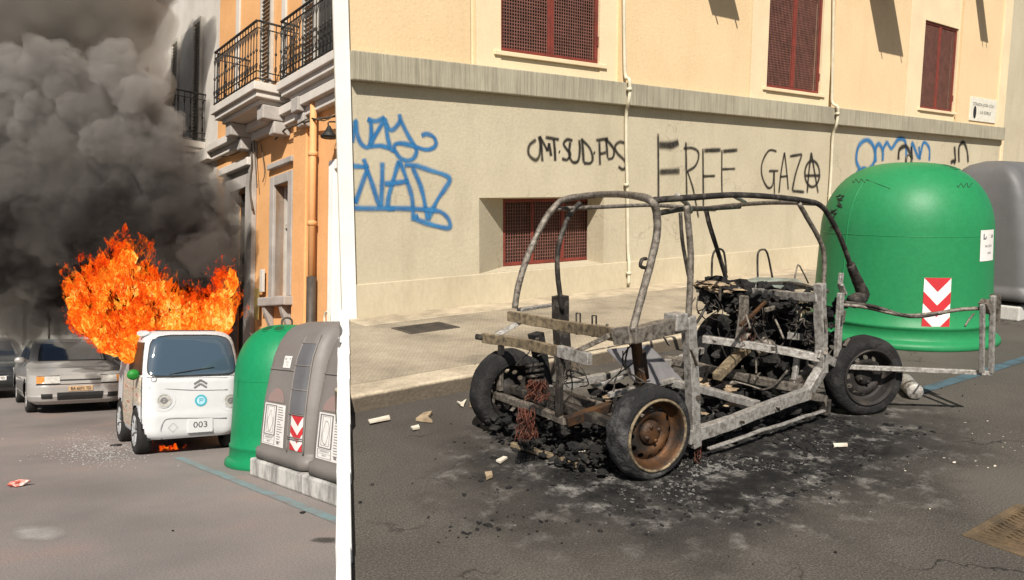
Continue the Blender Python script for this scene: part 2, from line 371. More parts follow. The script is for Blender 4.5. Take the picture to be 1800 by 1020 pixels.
def asphalt_lower():
    m, nt, bs = newmat('asphalt_street'); co = coords(nt)
    a = ramp(nt, noise_n(nt, co, .45, 6, .55), [(.30, (.160, .142, .132)), (.5, (.215, .190, .176)), (.7, (.270, .236, .214))])
    red = ramp(nt, noise_n(nt, co, .9, 3, .5), [(.55, 0.0), (.72, .55)])
    a = mix(nt, red, a, (.27, .18, .155))
    g = ramp(nt, noise_n(nt, co, 70, 3, .8), [(.3, .62), (.52, 1.0), (.75, 1.45)])
    a = mix(nt, 1.0, a, g, 'MULTIPLY')
    nt.links.new(a, bs.inputs['Base Color']); bs.inputs['Roughness'].default_value = .85; bs.inputs['Specular IOR Level'].default_value = .3
    bump(nt, bs, noise_n(nt, co, 70, 4, .8), .4, .012)
    return m
def paving():
    m, nt, bs = newmat('small_pavement_tiles'); co = coords(nt, (1, 1, 1))
    rot = nd(nt, 'ShaderNodeMapping'); rot.inputs['Rotation'].default_value = (0, 0, R(38)); nt.links.new(co, rot.inputs[0])
    br = nd(nt, 'ShaderNodeTexBrick', offset=0.0, squash=1.0); nt.links.new(rot.outputs[0], br.inputs[0])
    for k, v in (('Scale', 1.0), ('Mortar Size', .005), ('Mortar Smooth', .3), ('Bias', 0), ('Brick Width', .036), ('Row Height', .036)): br.inputs[k].default_value = v
    br.inputs['Color1'].default_value = (1, 1, 1, 1); br.inputs['Color2'].default_value = (.86, .86, .86, 1); br.inputs['Mortar'].default_value = (.80, .78, .75, 1)
    a = ramp(nt, noise_n(nt, co, 1.3, 7, .65), [(.28, (.47, .40, .29)), (.52, (.34, .285, .205)), (.70, (.19, .16, .118))])
    c = mix(nt, 1.0, a, br.outputs[0], 'MULTIPLY')
    g = ramp(nt, noise_n(nt, co, 60, 3, .8), [(.3, .72), (.7, 1.15)])
    c = mix(nt, 1.0, c, g, 'MULTIPLY')
    nt.links.new(c, bs.inputs['Base Color']); bs.inputs['Roughness'].default_value = .9
    bump(nt, bs, br.outputs['Fac'], -.25, .004)
    return m
def ledge_mat():
    m, nt, bs = newmat('bush_hammered_concrete'); co = coords(nt)
    a = ramp(nt, noise_n(nt, co, 1.2, 7, .65), [(.3, (.41, .37, .27)), (.7, (.29, .26, .19))])
    st = coords(nt, (30, 30, 1.2)); s = noise_n(nt, st, 1.0, 4, .7)
    c = mix(nt, 1.0, a, ramp(nt, s, [(.35, .72), (.6, 1.05)]), 'MULTIPLY')
    nt.links.new(c, bs.inputs['Base Color']); bs.inputs['Roughness'].default_value = .95
    bump(nt, bs, s, .6, .02)
    return m
def dark_foot_kerb():
    m, nt, bs = newmat('kerb_stone_dark_foot'); co = coords(nt)
    a = ramp(nt, noise_n(nt, co, 3.0, 8, .65), [(.32, (.58, .485, .345)), (.68, (.33, .27, .19))])
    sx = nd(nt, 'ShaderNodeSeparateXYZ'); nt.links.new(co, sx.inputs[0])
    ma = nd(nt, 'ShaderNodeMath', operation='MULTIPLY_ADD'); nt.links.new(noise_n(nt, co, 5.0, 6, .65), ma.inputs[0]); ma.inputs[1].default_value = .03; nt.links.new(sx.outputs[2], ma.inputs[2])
    g = ramp(nt, ma.outputs[0], [(.118, .90), (.134, 0.0)])  # stone turns darker towards the bottom, along a noisy edge
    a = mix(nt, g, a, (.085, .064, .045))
    a = mix(nt, 1.0, a, ramp(nt, noise_n(nt, co, 50, 4, .75), [(.3, .7), (.7, 1.12)]), 'MULTIPLY')
    nt.links.new(a, bs.inputs['Base Color']); bs.inputs['Roughness'].default_value = .92; bump(nt, bs, noise_n(nt, co, 30, 5, .7), .5, .02); return m
M['kerb_dark_foot'] = dark_foot_kerb()
M['road'] = asphalt_upper(); M['street'] = asphalt_lower(); M['paving'] = paving(); M['ledge'] = ledge_mat()
M['blueline'] = mat('worn_blue_paint', (.075, .135, .165), (.055, .06, .06), 5, .85, 0, .4, 70, .3, .45, .66)
M['blueline2'] = mat('worn_pale_blue_paint', (.20, .29, .30), (.22, .205, .19), 4, .85, 0, .4, 70, .25, .40, .66)
M['whiteline'] = mat('pale_patch_tone', (.36, .34, .315), (.235, .215, .197), 2.2, .85, 0, .4, 70, .25, .40, .66)

# ------------------------------------------------------------------ upper ground, pavement, terrace edge
_e1 = FR @ Rz(605, 565); _e2 = FR @ Rz(605, 1000)
_es = (_e1.x - _e2.x) / (_e1.y - _e2.y)
def edge_w(y): return Vector((_e2.x + (y - _e2.y) * _es, y, 0))      # terrace edge in world coordinates
e_dir = (edge_w(9) - edge_w(1)).normalized(); e_n = Vector((e_dir.y, -e_dir.x, 0))
_f0 = FRi @ edge_w(0.4); _f1 = FRi @ edge_w(9.0)
def edge_x(y): return _f0.x + (y - _f0.y) * (_f1.x - _f0.x) / (_f1.y - _f0.y)
KY0, KY1 = -3.05, -2.74
def sheet(name, pts, z, m, frame, kind='structure', label=None, cat=None, th=0.0):
    mb = MB()
    if th: mb.slab(pts, z - th, z)
    else: mb.add([(p[0], p[1], z) for p in pts], [tuple(range(len(pts)))])
    o = mb.build(name, m, frame=frame); tag(o, label, cat, None, kind); return o
a0 = FRi @ Vector((-60, .4, 0)); a1 = FRi @ Vector((-60, -60, 0)); a2 = FRi @ Vector((40, -60, 0))
sheet('road', [(_f0.x, _f0.y), (edge_x(KY0 - .001), KY0 - .001), (60, KY0 - .001), (60, -60), (a2.x, a2.y), (a1.x, a1.y), (a0.x, a0.y)], 0.0, M['road'], FR)
pv = sheet('pavement', [(edge_x(KY1), KY1), (60, KY1), (60, .02), (edge_x(.02), .02)], .13, M['paving'], FR, th=.3)
x = edge_x(KY0) + .06; k = 0
rk = random.Random(3)
while x < 22:
    ln_ = 1.35 + rk.uniform(-.1, .15)
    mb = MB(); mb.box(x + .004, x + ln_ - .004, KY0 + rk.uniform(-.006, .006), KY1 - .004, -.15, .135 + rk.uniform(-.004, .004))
    o = mb.build('kerb_stone', M['kerb_dark_foot'], pv, bevel=.022, seg=3); x += ln_; k += 1
# pale strip along the wall and cellar cover
mb = MB(); mb.box(edge_x(-.2) + .1, 22, -.52, -.035, .05, .137); mb.build('pale_wall_strip', M['kerb'], pv, bevel=.006)
cc = [Rz(*p, .14) for p in ((697, 577), (765, 570), (790, 577), (722, 586))]
c0 = cc[0]
t = thing('cellar_cover', 'dark iron cellar cover set into the pavement below the blue tag', 'cover', FR, (c0.x, c0.y, .13))
mb = MB((c0.x, c0.y, .13)); xs = [p.x for p in cc]; ys = [p.y for p in cc]
x0, x1, y0, y1 = min(xs), min(xs) + .62, min(ys), min(ys) + .42
mb.box(x0, x1, y0, y1, .12, .139); mb.build('plate', M['iron'], t, bevel=.003)
mb = MB((c0.x, c0.y, .13))
for i in range(9): mb.box(x0 + .04, x1 - .04, y0 + .035 + i * .042, y0 + .05 + i * .042, .138, .143)
mb.build('tread_pattern', M['iron'], t)

# terrace edge: retaining wall with a white painted coping
t = thing('retaining_wall', 'low retaining wall with white painted coping between upper road and sloping street', 'wall', FW, edge_w(2.0))
off = edge_w(2.0)
mb = MB(off); p, q = edge_w(.45), edge_w(9.35)
mb.slab([(p + e_n * .02).xy, (p + e_n * .17).xy, (q + e_n * .17).xy, (q + e_n * .02).xy], -3.2, -.006); mb.build('masonry', M['concrete'], t)
y = 2.3
while y < 9.2:
    y2 = min(y + .9, 9.25); p, q = edge_w(y + .004), edge_w(y2 - .004)
    onp = (FRi @ edge_w((y + y2) / 2)).y > KY0
    wd = .036 + .011 * y
    mb = MB(off); mb.slab([(p - e_n * wd * .5).xy, (p + e_n * wd * .5).xy, (q + e_n * wd * .5).xy, (q - e_n * wd * .5).xy], -.05, .165 if onp else .085)
    mb.build('coping_stone', M['white'], t, bevel=.008); y = y2

# blue parking line, road cover
p, q = Rz(1610, 690), Rz(1800, 632); d = (q - p).normalized(); nn = Vector((-d.y, d.x, 0)) * .055
q = q + d * 14
sheet('parking_line', [(p - nn).xy, (q - nn).xy, (q + nn).xy, (p + nn).xy], .004, M['blueline'], FR)
g = [Rz(*p_) for p_ in ((1690, 942), (1800, 880))]
gd = (g[1] - g[0]).normalized(); gn = Vector((gd.y, -gd.x, 0)); g0 = g[0]
rzg = math.atan2(gd.y, gd.x)
t = thing('manhole_cover', 'rusty square iron manhole cover with ribbed pattern set into the asphalt', 'manhole cover', FR, (g0.x, g0.y, 0), rzg)
mb = MB(); S = .62
for a_, b_, c_, d_ in ((0, S, -.035, 0), (0, S, -S, -S + .035), (0, .035, -S + .035, -.035), (S - .035, S, -S + .035, -.035)): mb.box(a_, b_, c_, d_, -.05, .008)
mb.build('cover_frame', M['grate'], t, bevel=.004)
mb = MB(); mb.box(.037, S - .037, -S + .037, -.037, -.05, .004); mb.build('cover_plate', M['grate'], t)
mb = MB()
for i in range(14):
    for s_ in (1, -1):
        u0 = .05 + i * .038
        mb.bar((u0, -.05 if s_ > 0 else -S + .05, .005), (min(u0 + .12, S - .05), (-.05 - S + .1) if s_ > 0 else -.05, .005), .009, .008)
mb.build('rib_pattern', M['grate'], t)
mb = MB(); mb.lathe([(.075, 0), (.075, .012), (.055, .014), (.055, 0)], (S * .62, -S * .42, .003), seg=24); mb.build('ring', M['iron'], t)

# ------------------------------------------------------------------ beige building
BX0, BX1 = Ry(617, 300, 0).x, 18.3
PX0 = Ry(592, 300, -.05).x
bld = thing('beige_building', 'sunlit peach building with grey plaster plinth, stone ledge and graffiti', 'building', FR, (0, 0, .13))
O = (0, 0, .13)
def bpart(name, m, fn, parent=bld, bevel=0.0, label=None):
    mb = MB(O); fn(mb); return mb.build(name, m, parent, bevel=bevel, label=label)
LZ0, LZ1, SKZ = 2.83, 3.15, .53
wl, wr = Ry(842, 348, 0).x, Ry(1062, 350, 0).x
wz1 = Ry(842, 348, 0).z
iw = .36
il, ir = Ry(884, 348, iw).x, Ry(1049, 348, iw).x; iz1 = Ry(884, 350, iw).z; iz0 = Ry(884, 469, iw).z
def plinth(mb):
    mb.box(BX0, wl, 0, .35, .13, LZ0); mb.box(PX0 + .32, BX0 + 1.2, .352, .62, .13, 11.0); mb.box(wr, BX1, 0, .35, .13, LZ0); mb.box(wl, wr, 0, .35, wz1, LZ0); mb.box(wl, wr, 0, .35, .13, SKZ)
bpart('plinth', M['plinth'], plinth)
def reveal(mb):
    mb.quad((wl, .001, SKZ), (il, iw, iz0), (il, iw, iz1), (wl, .001, wz1)); mb.quad((wr, .001, wz1), (ir, iw, iz1), (ir, iw, iz0), (wr, .001, SKZ))
    mb.quad((wl, .001, wz1), (il, iw, iz1), (ir, iw, iz1), (wr, .001, wz1)); mb.quad((wl, .001, SKZ + .001), (wr, .001, SKZ + .001), (ir, iw, iz0), (il, iw, iz0))
bpart('window_reveal', M['plinth'], reveal)
bpart('skirting', M['skirt'], lambda mb: mb.prism([(BX0, .0), (BX1, .0), (BX1, SKZ), (BX0, SKZ)], -.035, .0), bevel=.008)
LP = .115
bpart('ledge', M['ledge'], lambda mb: mb.box(BX0, BX1 - .05, -LP, .34, LZ0 + .002, LZ1), bevel=.012)
def gxx(px): return Ry(px, 60, 0).x
# upper storey: peach panels, cream window surrounds with a groove on each side
grp = [(gxx(827), gxx(838), gxx(1082), gxx(1093)), (gxx(1317), gxx(1323), gxx(1463), gxx(1467)), (gxx(1596), gxx(1600), gxx(1688), gxx(1692))]
TOPZ = 11.0
xs = BX0
for g0_, g1_, g2_, g3_ in grp:
    bpart('wall_panel', M['peach'], lambda mb: mb.box(xs, g0_, 0, .34, LZ1 + .002, TOPZ)); xs = g3_
bpart('wall_panel', M['peach'], lambda mb: mb.box(xs, BX1 - .45, 0, .34, LZ1 + .002, TOPZ))
wins = [(2.2, 3.96), (8.0, 9.73), (13.76, 15.45)]
WZ0, WZ1 = 3.38, 5.25
for (g0_, g1_, g2_, g3_), (wx0, wx1) in zip(grp, wins):
    def sur(mb):
        mb.box(g1_, wx0, .0, .34, LZ1 + .002, TOPZ); mb.box(wx1, g2_, .0, .34, LZ1 + .002, TOPZ)
        mb.box(wx0, wx1, .012, .34, LZ1 + .002, WZ0 - .06); mb.box(wx0, wx1, .012, .34, WZ1, TOPZ)
        mb.box(g0_, g1_, .07, .34, LZ1 + .002, TOPZ); mb.box(g2_, g3_, .07, .34, LZ1 + .002, TOPZ)
    bpart('window_surround', M['cream'], sur, bevel=.004)
    bpart('window_sill', M['cream'], lambda mb: mb.box(wx0 - .12, wx1 + .12, -.03, .33, WZ0 - .058, WZ0 - .003), bevel=.006)
    fr = bpart('window', M['darkglass'], lambda mb: mb.box(wx0, wx1, .16, .18, WZ0, WZ1))
    def frm(mb):
        f = .055; xm = (wx0 + wx1) / 2
        for a_, b_, c_, d_ in ((wx0, wx1, WZ0, WZ0 + f), (wx0, wx1, WZ1 - f, WZ1), (wx0, wx0 + f, WZ0 + f, WZ1 - f), (wx1 - f, wx1, WZ0 + f, WZ1 - f), (xm - .05, xm - .004, WZ0 + f, WZ1 - f), (xm + .004, xm + .05, WZ0 + f, WZ1 - f)):
            mb.box(a_, b_, .045, .085, c_, d_)
        mb.bar((wx1 - .02, .04, WZ0 + .25), (wx1 - .02, .04, WZ0 + .38), .03, .03)
    bpart('frame', M['redframe'], frm, fr, bevel=.006)
    def gr(mb):
        n = int((wx1 - wx0 - .1) / .042)
        for i in range(1, n): xx = wx0 + .05 + (wx1 - wx0 - .1) * i / n; mb.box(xx - .0045, xx + .0045, .060, .066, WZ0 + .05, WZ1 - .05)
        n = int((WZ1 - WZ0 - .1) / .042)
        for i in range(1, n): zz = WZ0 + .05 + (WZ1 - WZ0 - .1) * i / n; mb.box(wx0 + .05, wx1 - .05, .0665, .0725, zz - .0045, zz + .0045)
    o = bpart('mesh_grille', M['grille'], gr, fr); o['kind'] = 'stuff'
# cellar window
fr = bpart('cellar_window', M['darkglass'], lambda mb: mb.box(il, ir, iw + .07, iw + .09, iz0, iz1))
def frm(mb):
    f = .05; xm = il + (ir - il) * .62
    for a_, b_, c_, d_ in ((il, ir, iz0, iz0 + f), (il, ir, iz1 - f, iz1), (il, il + f, iz0 + f, iz1 - f), (ir - f, ir, iz0 + f, iz1 - f), (xm - .03, xm + .03, iz0 + f, iz1 - f), (il + (ir - il) * .30 - .02, il + (ir - il) * .30 + .02, iz0 + f, iz1 - f)):
        mb.box(a_, b_, iw + .005, iw + .045, c_, d_)
bpart('frame', M['redframe'], frm, fr, bevel=.005)
def gr(mb):
    n = int((ir - il - .1) / .045)
    for i in range(1, n): xx = il + .05 + (ir - il - .1) * i / n; mb.box(xx - .004, xx + .004, iw + .015, iw + .020, iz0 + .05, iz1 - .05)
    n = int((iz1 - iz0 - .1) / .045)
    for i in range(1, n): zz = iz0 + .05 + (iz1 - iz0 - .1) * i / n; mb.box(il + .05, ir - .05, iw + .0205, iw + .0255, zz - .004, zz + .004)
o = bpart('mesh_grille', M['grille'], gr, fr); o['kind'] = 'stuff'
# corners and body
bpart('corner_pilaster', M['white'], lambda mb: mb.slab([(PX0 + .02, -.05), (BX0 - .002, -.05), (BX0 - .002, .34), (PX0 + .24, .34)], .13, TOPZ), label='white painted corner strip of the building')
bpart('corner_pilaster', M['cream'], lambda mb: mb.box(BX1 - .45, BX1 + .03, -.04, .34, LZ1 + .004, TOPZ), bevel=.01)
bpart('corner_edge', M['cream'], lambda mb: mb.box(BX1 + .002, BX1 + .16, -.03, .34, .13, LZ1), bevel=.01)
bpart('building_body', M['peach'], lambda mb: mb.slab([(PX0 + .40, .60), (BX1, .60), (BX1, 9), (PX0 + 4.8, 9)], .1, TOPZ))
# top-hung shutters above the frame whose shade falls on the upper storey
def open_shutter(b0, b1, p, tail=.4):
    q0, q1 = Ry(*b0, -.002), Ry(*b1, -.002)
    z_ = (q0.z + q1.z) / 2 + 1.35 * p; x0_, x1_ = q0.x - .8 * p, q1.x - .8 * p
    def fn(mb):
        mb.add([(x0_, -.01, z_ + .18), (x1_, -.01, z_ + .18), (x1_, -p, z_), (x0_, -p, z_), (x0_, -.01, z_ + .21), (x1_, -.01, z_ + .21), (x1_, -p, z_ + .03), (x0_, -p, z_ + .03)],
               [(0, 1, 2, 3), (7, 6, 5, 4), (0, 4, 5, 1), (1, 5, 6, 2), (2, 6, 7, 3), (3, 7, 4, 0)])
        for xx in (x0_ + .08, x1_ - .12): mb.bar((xx, -p, z_ + .015), (xx, -p - .09, z_ + .0), .025, .02)
    bpart('open_shutter', M['redframe'], fn)
open_shutter((1545, 94), (1588, 98), 1.05)
open_shutter((1724, 72), (1737, 76), .95)
open_shutter((1252, 30), (1300, 34), .9)

# graffiti: strokes laid on the wall face
def spray_mat(name, c1, c2):
    m, nt, bs = newmat(name); co = coords(nt); out = nt.nodes['Material Output']
    nt.links.new(ramp(nt, noise_n(nt, co, 5, 5, .6), [(.35, c1), (.7, c2)]), bs.inputs['Base Color']); bs.inputs['Roughness'].default_value = .85; bs.inputs['Specular IOR Level'].default_value = .1
    at = nd(nt, 'ShaderNodeAttribute', attribute_name='cover'); tr = nd(nt, 'ShaderNodeBsdfTransparent'); mx = nd(nt, 'ShaderNodeMixShader')
    ml = nd(nt, 'ShaderNodeMath', operation='MULTIPLY'); nt.links.new(at.outputs['Fac'], ml.inputs[0]); nt.links.new(ramp(nt, noise_n(nt, co, 40, 4, .75), [(.22, .55), (.55, 1.0)]), ml.inputs[1])
    nt.links.new(ml.outputs[0], mx.inputs[0]); nt.links.new(tr.outputs[0], mx.inputs[1]); nt.links.new(bs.outputs[0], mx.inputs[2]); nt.links.new(mx.outputs[0], out.inputs['Surface']); return m
M['sprayblue'] = spray_mat('blue_spray', (.018, .13, .33), (.05, .21, .42)); M['sprayblack'] = spray_mat('black_spray', (.016, .015, .014), (.035, .031, .027))
gy = [-.003]
def stroke(mb, pts, wd, map_, yoff=-.003, soft=.25):
    p3 = []
    for p_ in pts:
        px, py = map_(*p_); q = Ry(px, py, 0); p3.append(Vector((q.x, 0, q.z)))
    p3 = spline(p3, 6)
    n = len(p3); vs_ = []; cov = []
    gy[0] -= .0004
    if gy[0] < -.012: gy[0] = -.003
    for i, p_ in enumerate(p3):
        d = (p3[min(i + 1, n - 1)] - p3[max(i - 1, 0)])
        d = d.normalized() if d.length > 1e-6 else Vector((1, 0, 0))
        s_ = Vector((-d.z, 0, d.x)); k_ = wd * .66 * (1 + soft * noise.noise(p_ * 7)); yy = gy[0] - .0003 * i / n; end = .55 if i in (0, n - 1) else 1.0
        for f_, c_ in ((-1.55, 0.0), (-.95, .38), (-.55, 1.0), (.55, 1.0), (.95, .38), (1.55, 0.0)):
            vs_.append(Vector((p_.x, yy, p_.z)) + s_ * k_ * f_); cov.append(c_ * end * (.88 + .12 * noise.noise(p_ * 4)))
    fs = [(6 * i + j, 6 * i + j + 1, 6 * i + j + 7, 6 * i + j + 6) for i in range(n - 1) for j in range(5)]
    mb.add(vs_, fs); mb.cov = getattr(mb, 'cov', []) + cov
m1 = lambda x_, y_: (610 + x_ * .3922, 20 + y_ * .3922)
m2 = lambda x_, y_: (1000 + x_ * .3922, 20 + y_ * .3922)
m3 = lambda x_, y_: (1390 + x_ * .402, 20 + y_ * .402)
def graffiti(label, m, items):
    mb = MB(O)
    for map_, wd, pts in items: stroke(mb, pts, wd, map_)
    cov = mb.cov; o = mb.build('graffiti', M[m], bld, label=label); at = o.data.attributes.new('cover', 'FLOAT', 'POINT'); at.data.foreach_set('value', cov)
graffiti('blue sprayed tag of looping letters', 'sprayblue', [(m1, .042, p_) for p_ in (
    [(22, 590), (30, 545), (38, 490), (45, 550), (60, 590), (85, 610), (105, 603)], [(90, 483), (105, 497), (108, 560), (100, 605)],
    [(92, 485), (130, 492), (170, 476)], [(170, 476), (150, 515), (118, 570), (104, 606)], [(104, 606), (150, 603), (195, 615)], [(165, 478), (185, 525), (205, 530), (225, 510), (240, 485)],
    [(232, 460), (245, 500), (275, 560), (300, 600), (310, 630), (295, 660), (265, 668), (235, 655), (212, 620), (215, 597), (245, 592), (300, 605), (350, 620), (385, 612), (398, 590), (385, 562), (355, 550), (332, 558)],
    [(172, 500), (180, 560), (195, 615), (212, 625)])])
graffiti('large blue sprayed letters NAD', 'sprayblue', [(m1, .046, p_) for p_ in (
    [(22, 693), (75, 697), (95, 700)], [(22, 830), (35, 862)], [(35, 862), (60, 790), (90, 705)], [(90, 705), (72, 660)], [(85, 700), (110, 770), (135, 850), (150, 880)], [(150, 880), (155, 780), (157, 675)],
    [(180, 885), (185, 830), (210, 740), (232, 668)], [(232, 668), (250, 710), (270, 770), (290, 840), (295, 940)], [(165, 773), (220, 768), (275, 760)], [(178, 884), (212, 885)],
    [(255, 690), (300, 690), (380, 715), (440, 735), (458, 755), (440, 790), (400, 850), (360, 935)], [(360, 935), (350, 880), (330, 790), (290, 695)],
    [(20, 880), (100, 883), (200, 882), (300, 885), (400, 893), (440, 915), (458, 945), (455, 970), (400, 962), (330, 940), (300, 925), (318, 915)])])
K1 = lambda *ps: [(m1, .034, p_) for p_ in ps]
K2 = lambda *ps: [(m2, .034, p_) for p_ in ps]
graffiti('black sprayed letters OMT', 'sprayblack', K1([(845, 575), (815, 600), (812, 640), (840, 665), (858, 650), (865, 600), (858, 560)], [(875, 675), (870, 600), (862, 560)], [(862, 560), (885, 600), (898, 628)], [(898, 628), (905, 590)], [(905, 590), (914, 650)], [(888, 565), (950, 575)], [(925, 572), (930, 620), (932, 672)], [(948, 628), (954, 632)]))
graffiti('black sprayed letters SUD', 'sprayblack', K1([(1010, 580), (985, 575), (970, 595), (985, 620), (1000, 640), (985, 665), (962, 660)]) + K2([(5, 585), (0, 640), (15, 675), (40, 670), (48, 620), (45, 575)], [(58, 570), (65, 680)], [(65, 680), (95, 680), (105, 655), (90, 610), (52, 572)], [(109, 632), (116, 637)]))
graffiti('black sprayed letters FDS', 'sprayblack', K2([(135, 580), (138, 690)], [(120, 578), (175, 570)], [(135, 640), (165, 632)], [(165, 572), (172, 660)], [(172, 662), (195, 655), (200, 620), (180, 590), (160, 572)], [(248, 590), (225, 585), (205, 605), (215, 635), (245, 665), (256, 690), (240, 708), (220, 695)]))
graffiti('black sprayed word FREE', 'sprayblack', [(m2, wd, p_) for wd, p_ in (
    (.036, [(398, 548), (399, 700), (400, 900)]), (.085, [(402, 598), (455, 600), (490, 586)]), (.07, [(404, 720), (495, 716)]), (.034, [(522, 585), (524, 700), (526, 830)]), (.03, [(512, 614), (550, 612), (576, 628), (578, 660), (562, 695), (528, 716)]), (.03, [(530, 715), (545, 760), (560, 815), (580, 925)]),
    (.032, [(600, 615), (601, 740), (602, 890)]), (.055, [(605, 625), (680, 622)]), (.034, [(600, 740), (655, 738)]), (.034, [(602, 890), (660, 890)]), (.03, [(685, 620), (684, 740), (686, 840)]), (.045, [(690, 628), (755, 622)]), (.032, [(685, 708), (745, 706)]))])
graffiti('black sprayed word GAZA with a circled last letter', 'sprayblack', [(m2, .032, p_) for p_ in (
    [(930, 628), (895, 625), (865, 680), (865, 740), (890, 790), (912, 778), (918, 715)], [(895, 716), (938, 715)], [(919, 715), (920, 820)], [(940, 815), (950, 720), (965, 632)], [(965, 632), (975, 720), (982, 800)], [(945, 742), (980, 738)])] +
    [(m3, .04, p_) for p_ in ([(-6, 634), (48, 625)], [(48, 625), (20, 710), (5, 785)], [(5, 785), (58, 790)], [(70, 795), (78, 700), (88, 617)], [(88, 617), (102, 700), (118, 795)], [(58, 718), (128, 718)],
    [(92 + 32 * math.cos(i * math.pi / 8), 710 + 57 * math.sin(i * math.pi / 8)) for i in range(17)])])
graffiti('light blue sprayed outline letters', 'sprayblue', [(m3, .07, p_) for p_ in (
    [(300, 690), (285, 650), (295, 590), (330, 562), (360, 590), (365, 650), (340, 690), (300, 700)], [(370, 660), (370, 600), (385, 580), (400, 610), (400, 655)], [(400, 610), (420, 575), (440, 600), (470, 560), (500, 570), (505, 650)],
    [(530, 650), (530, 575), (560, 640), (580, 575), (605, 600), (605, 655)], [(285, 710), (310, 690), (330, 690)], [(560, 590), (565, 650)])])
graffiti('black sprayed arch over the blue outline letters', 'sprayblack', [(m3, .07, p_) for p_ in ([(470, 650), (475, 605), (505, 592), (528, 640)], [(526, 590), (530, 650)])])
graffiti('black sprayed scrawl above the end of the green container', 'sprayblack', [(m3, .07, p_) for p_ in ([(715, 590), (720, 660)], [(735, 662), (735, 595), (755, 575), (770, 610), (775, 662)], [(698, 662), (712, 655), (718, 668)])])

# down pipes
def down_pipe(label, pts, y_up):
    p0 = Ry(*pts[-1], -.05); t = thing('down_pipe', label, 'pipe', FR, (p0.x, -.05, p0.z), group='thin pipes on the beige wall')
    mb = MB((p0.x, -.05, p0.z)); P = [Ry(px, py, yy) for px, py, yy in pts_y]
    mb.tube(P, .026, 10, sub=5); mb.build('tube', M['pipe'], t)
    for (px, py, yy) in clips:
        q = Ry(px, py, yy); mb = MB((p0.x, -.05, p0.z)); mb.lathe([(.026, -.02), (.04, -.02), (.04, .02), (.026, .02)], q, seg=12); mb.box(q.x - .015, q.x + .015, q.y, 0 if q.y > -.1 else -.1, q.z - .012, q.z + .012)
        mb.build('clip', M['pipe'], t)
pts_y = [(1097, -60, -.05), (1097, 25, -.05), (1098, 110, -.05), (1100, 136, -.06), (1106, 140, -.16), (1107, 160, -.165), (1105, 180, -.15), (1101, 200, -.06), (1101, 260, -.05), (1103, 330, -.05), (1104, 430, -.05), (1106, 465, -.08), (1105, 500, -.08)]
clips = [(1106, 157, -.165), (1101, 325, -.05), (1105, 480, -.08)]
down_pipe('thin cream pipe running down the wall behind the wreck', [p_[:2] for p_ in pts_y], 0)
pts_y = [(1466, -60, -.05), (1465, 25, -.05), (1463, 150, -.05), (1463, 180, -.06), (1472, 188, -.17), (1473, 200, -.17), (1470, 220, -.15), (1464, 240, -.06), (1461, 300, -.05), (1457, 360, -.05), (1452, 440, -.05), (1451, 470, -.08)]
clips = [(1472, 200, -.17), (1459, 345, -.05)]
down_pipe('thin cream pipe running down the wall beside the green container', [p_[:2] for p_ in pts_y], 0)

# street plaque
c = Ry(1728, 194, -.01); pw = Ry(1751, 194, -.01).x - Ry(1705, 194, -.01).x; ph = .56
t = thing('street_plaque', 'white enamel street plaque on the peach wall above the ledge end', 'sign', FR, (c.x, -.012, c.z - ph / 2))
mb = MB(); mb.box(-pw / 2, pw / 2, -.012, .012, 0, ph); mb.build('plate', M['plaque'], t, bevel=.004)
def sign_text(parent, s, size, x_, z_, y_, m, sx=1.0, name='lettering', align='CENTER'):
    vs_, fs = text_polys(s, size, align); mb = MB(); mb.add([(x_ + v.x * sx, y_, z_ + v.y) for v in vs_], fs); return mb.build(name, m, parent)
sign_text(t, 'STRADA JOSA COLI', .105, 0, ph * .70, -.0145, M['ink'], pw * .80 / .90)
sign_text(t, 'LA SORLE', .11, .12, ph * .38, -.0145, M['ink'], pw * .80 / .90)
mb = MB(); mb.lathe([(0, 0), (.09, 0)], (-pw * .33, -.0145, ph * .36), axis='Y', seg=16, sy=1.7); mb.build('crest', M['ink'], t)
mb = MB()
for sx_ in (-1, 1):
    for zz in (.06, ph - .06): mb.lathe([(0, -.006), (.022, -.004), (.022, 0)], (sx_ * (pw / 2 - .07), -.0122, zz), axis='Y', seg=10)
mb.build('screw', M['iron'], t)

# neighbouring building beyond the end of the wall
t = thing('neighbour_building', 'plain grey-beige building just beyond the end of the peach building', 'building', FR, (19.6, .2, 0))
mb = MB((19.6, .2, 0)); mb.box(19.6, 46, .6, 9, 0, 9.5); mb.build('wall', M['plinth'], t)
mb = MB((19.6, .2, 0)); mb.box(19.5, 46, .5, .7, 9.5, 9.8); mb.build('cornice', M['ledge'], t)
mb = MB((19.6, .2, 0)); mb.box(19.6, 46, .52, .598, .13, .9); mb.build('skirting', M['skirt'], t)


# ------------------------------------------------------------------ burnt-out car
TN, TF = 5.25, 4.0
def P(px, py, t_): return Ry(px, py, -t_)
CO = Vector((.3, -4.65, 0))
wreck = thing('burnt_car', 'burnt-out skeleton of a small two-seat car standing on ash at the kerb', 'car', FR, CO)
def wp(name, m, fn, parent=wreck, bevel=0.0, label=None):
    mb = MB(CO); fn(mb); return mb.build(name, M[m], parent, bevel=bevel, label=label)
def tubep(name, m, pts, r, parent=wreck, seg=10, sub=5, jit=.05): return wp(name, m, lambda mb: mb.tube([P(*p_) for p_ in pts], r, seg, True, sub, jit), parent)
def warp(mb):
    def fix(q):
        w_ = noise.noise_vector(q * 2.3) * .012 + noise.noise_vector(q * 9) * .006; return q + w_
    mb.v = [fix(v) for v in mb.v]
def cut(pts, L=.07):
    out = [Vector(pts[0])]
    for a_, b_ in zip(pts[:-1], pts[1:]):
        a_, b_ = Vector(a_), Vector(b_); n_ = max(1, int((b_ - a_).length / L)); out += [a_ + (b_ - a_) * (i / n_) for i in range(1, n_ + 1)]
    return out
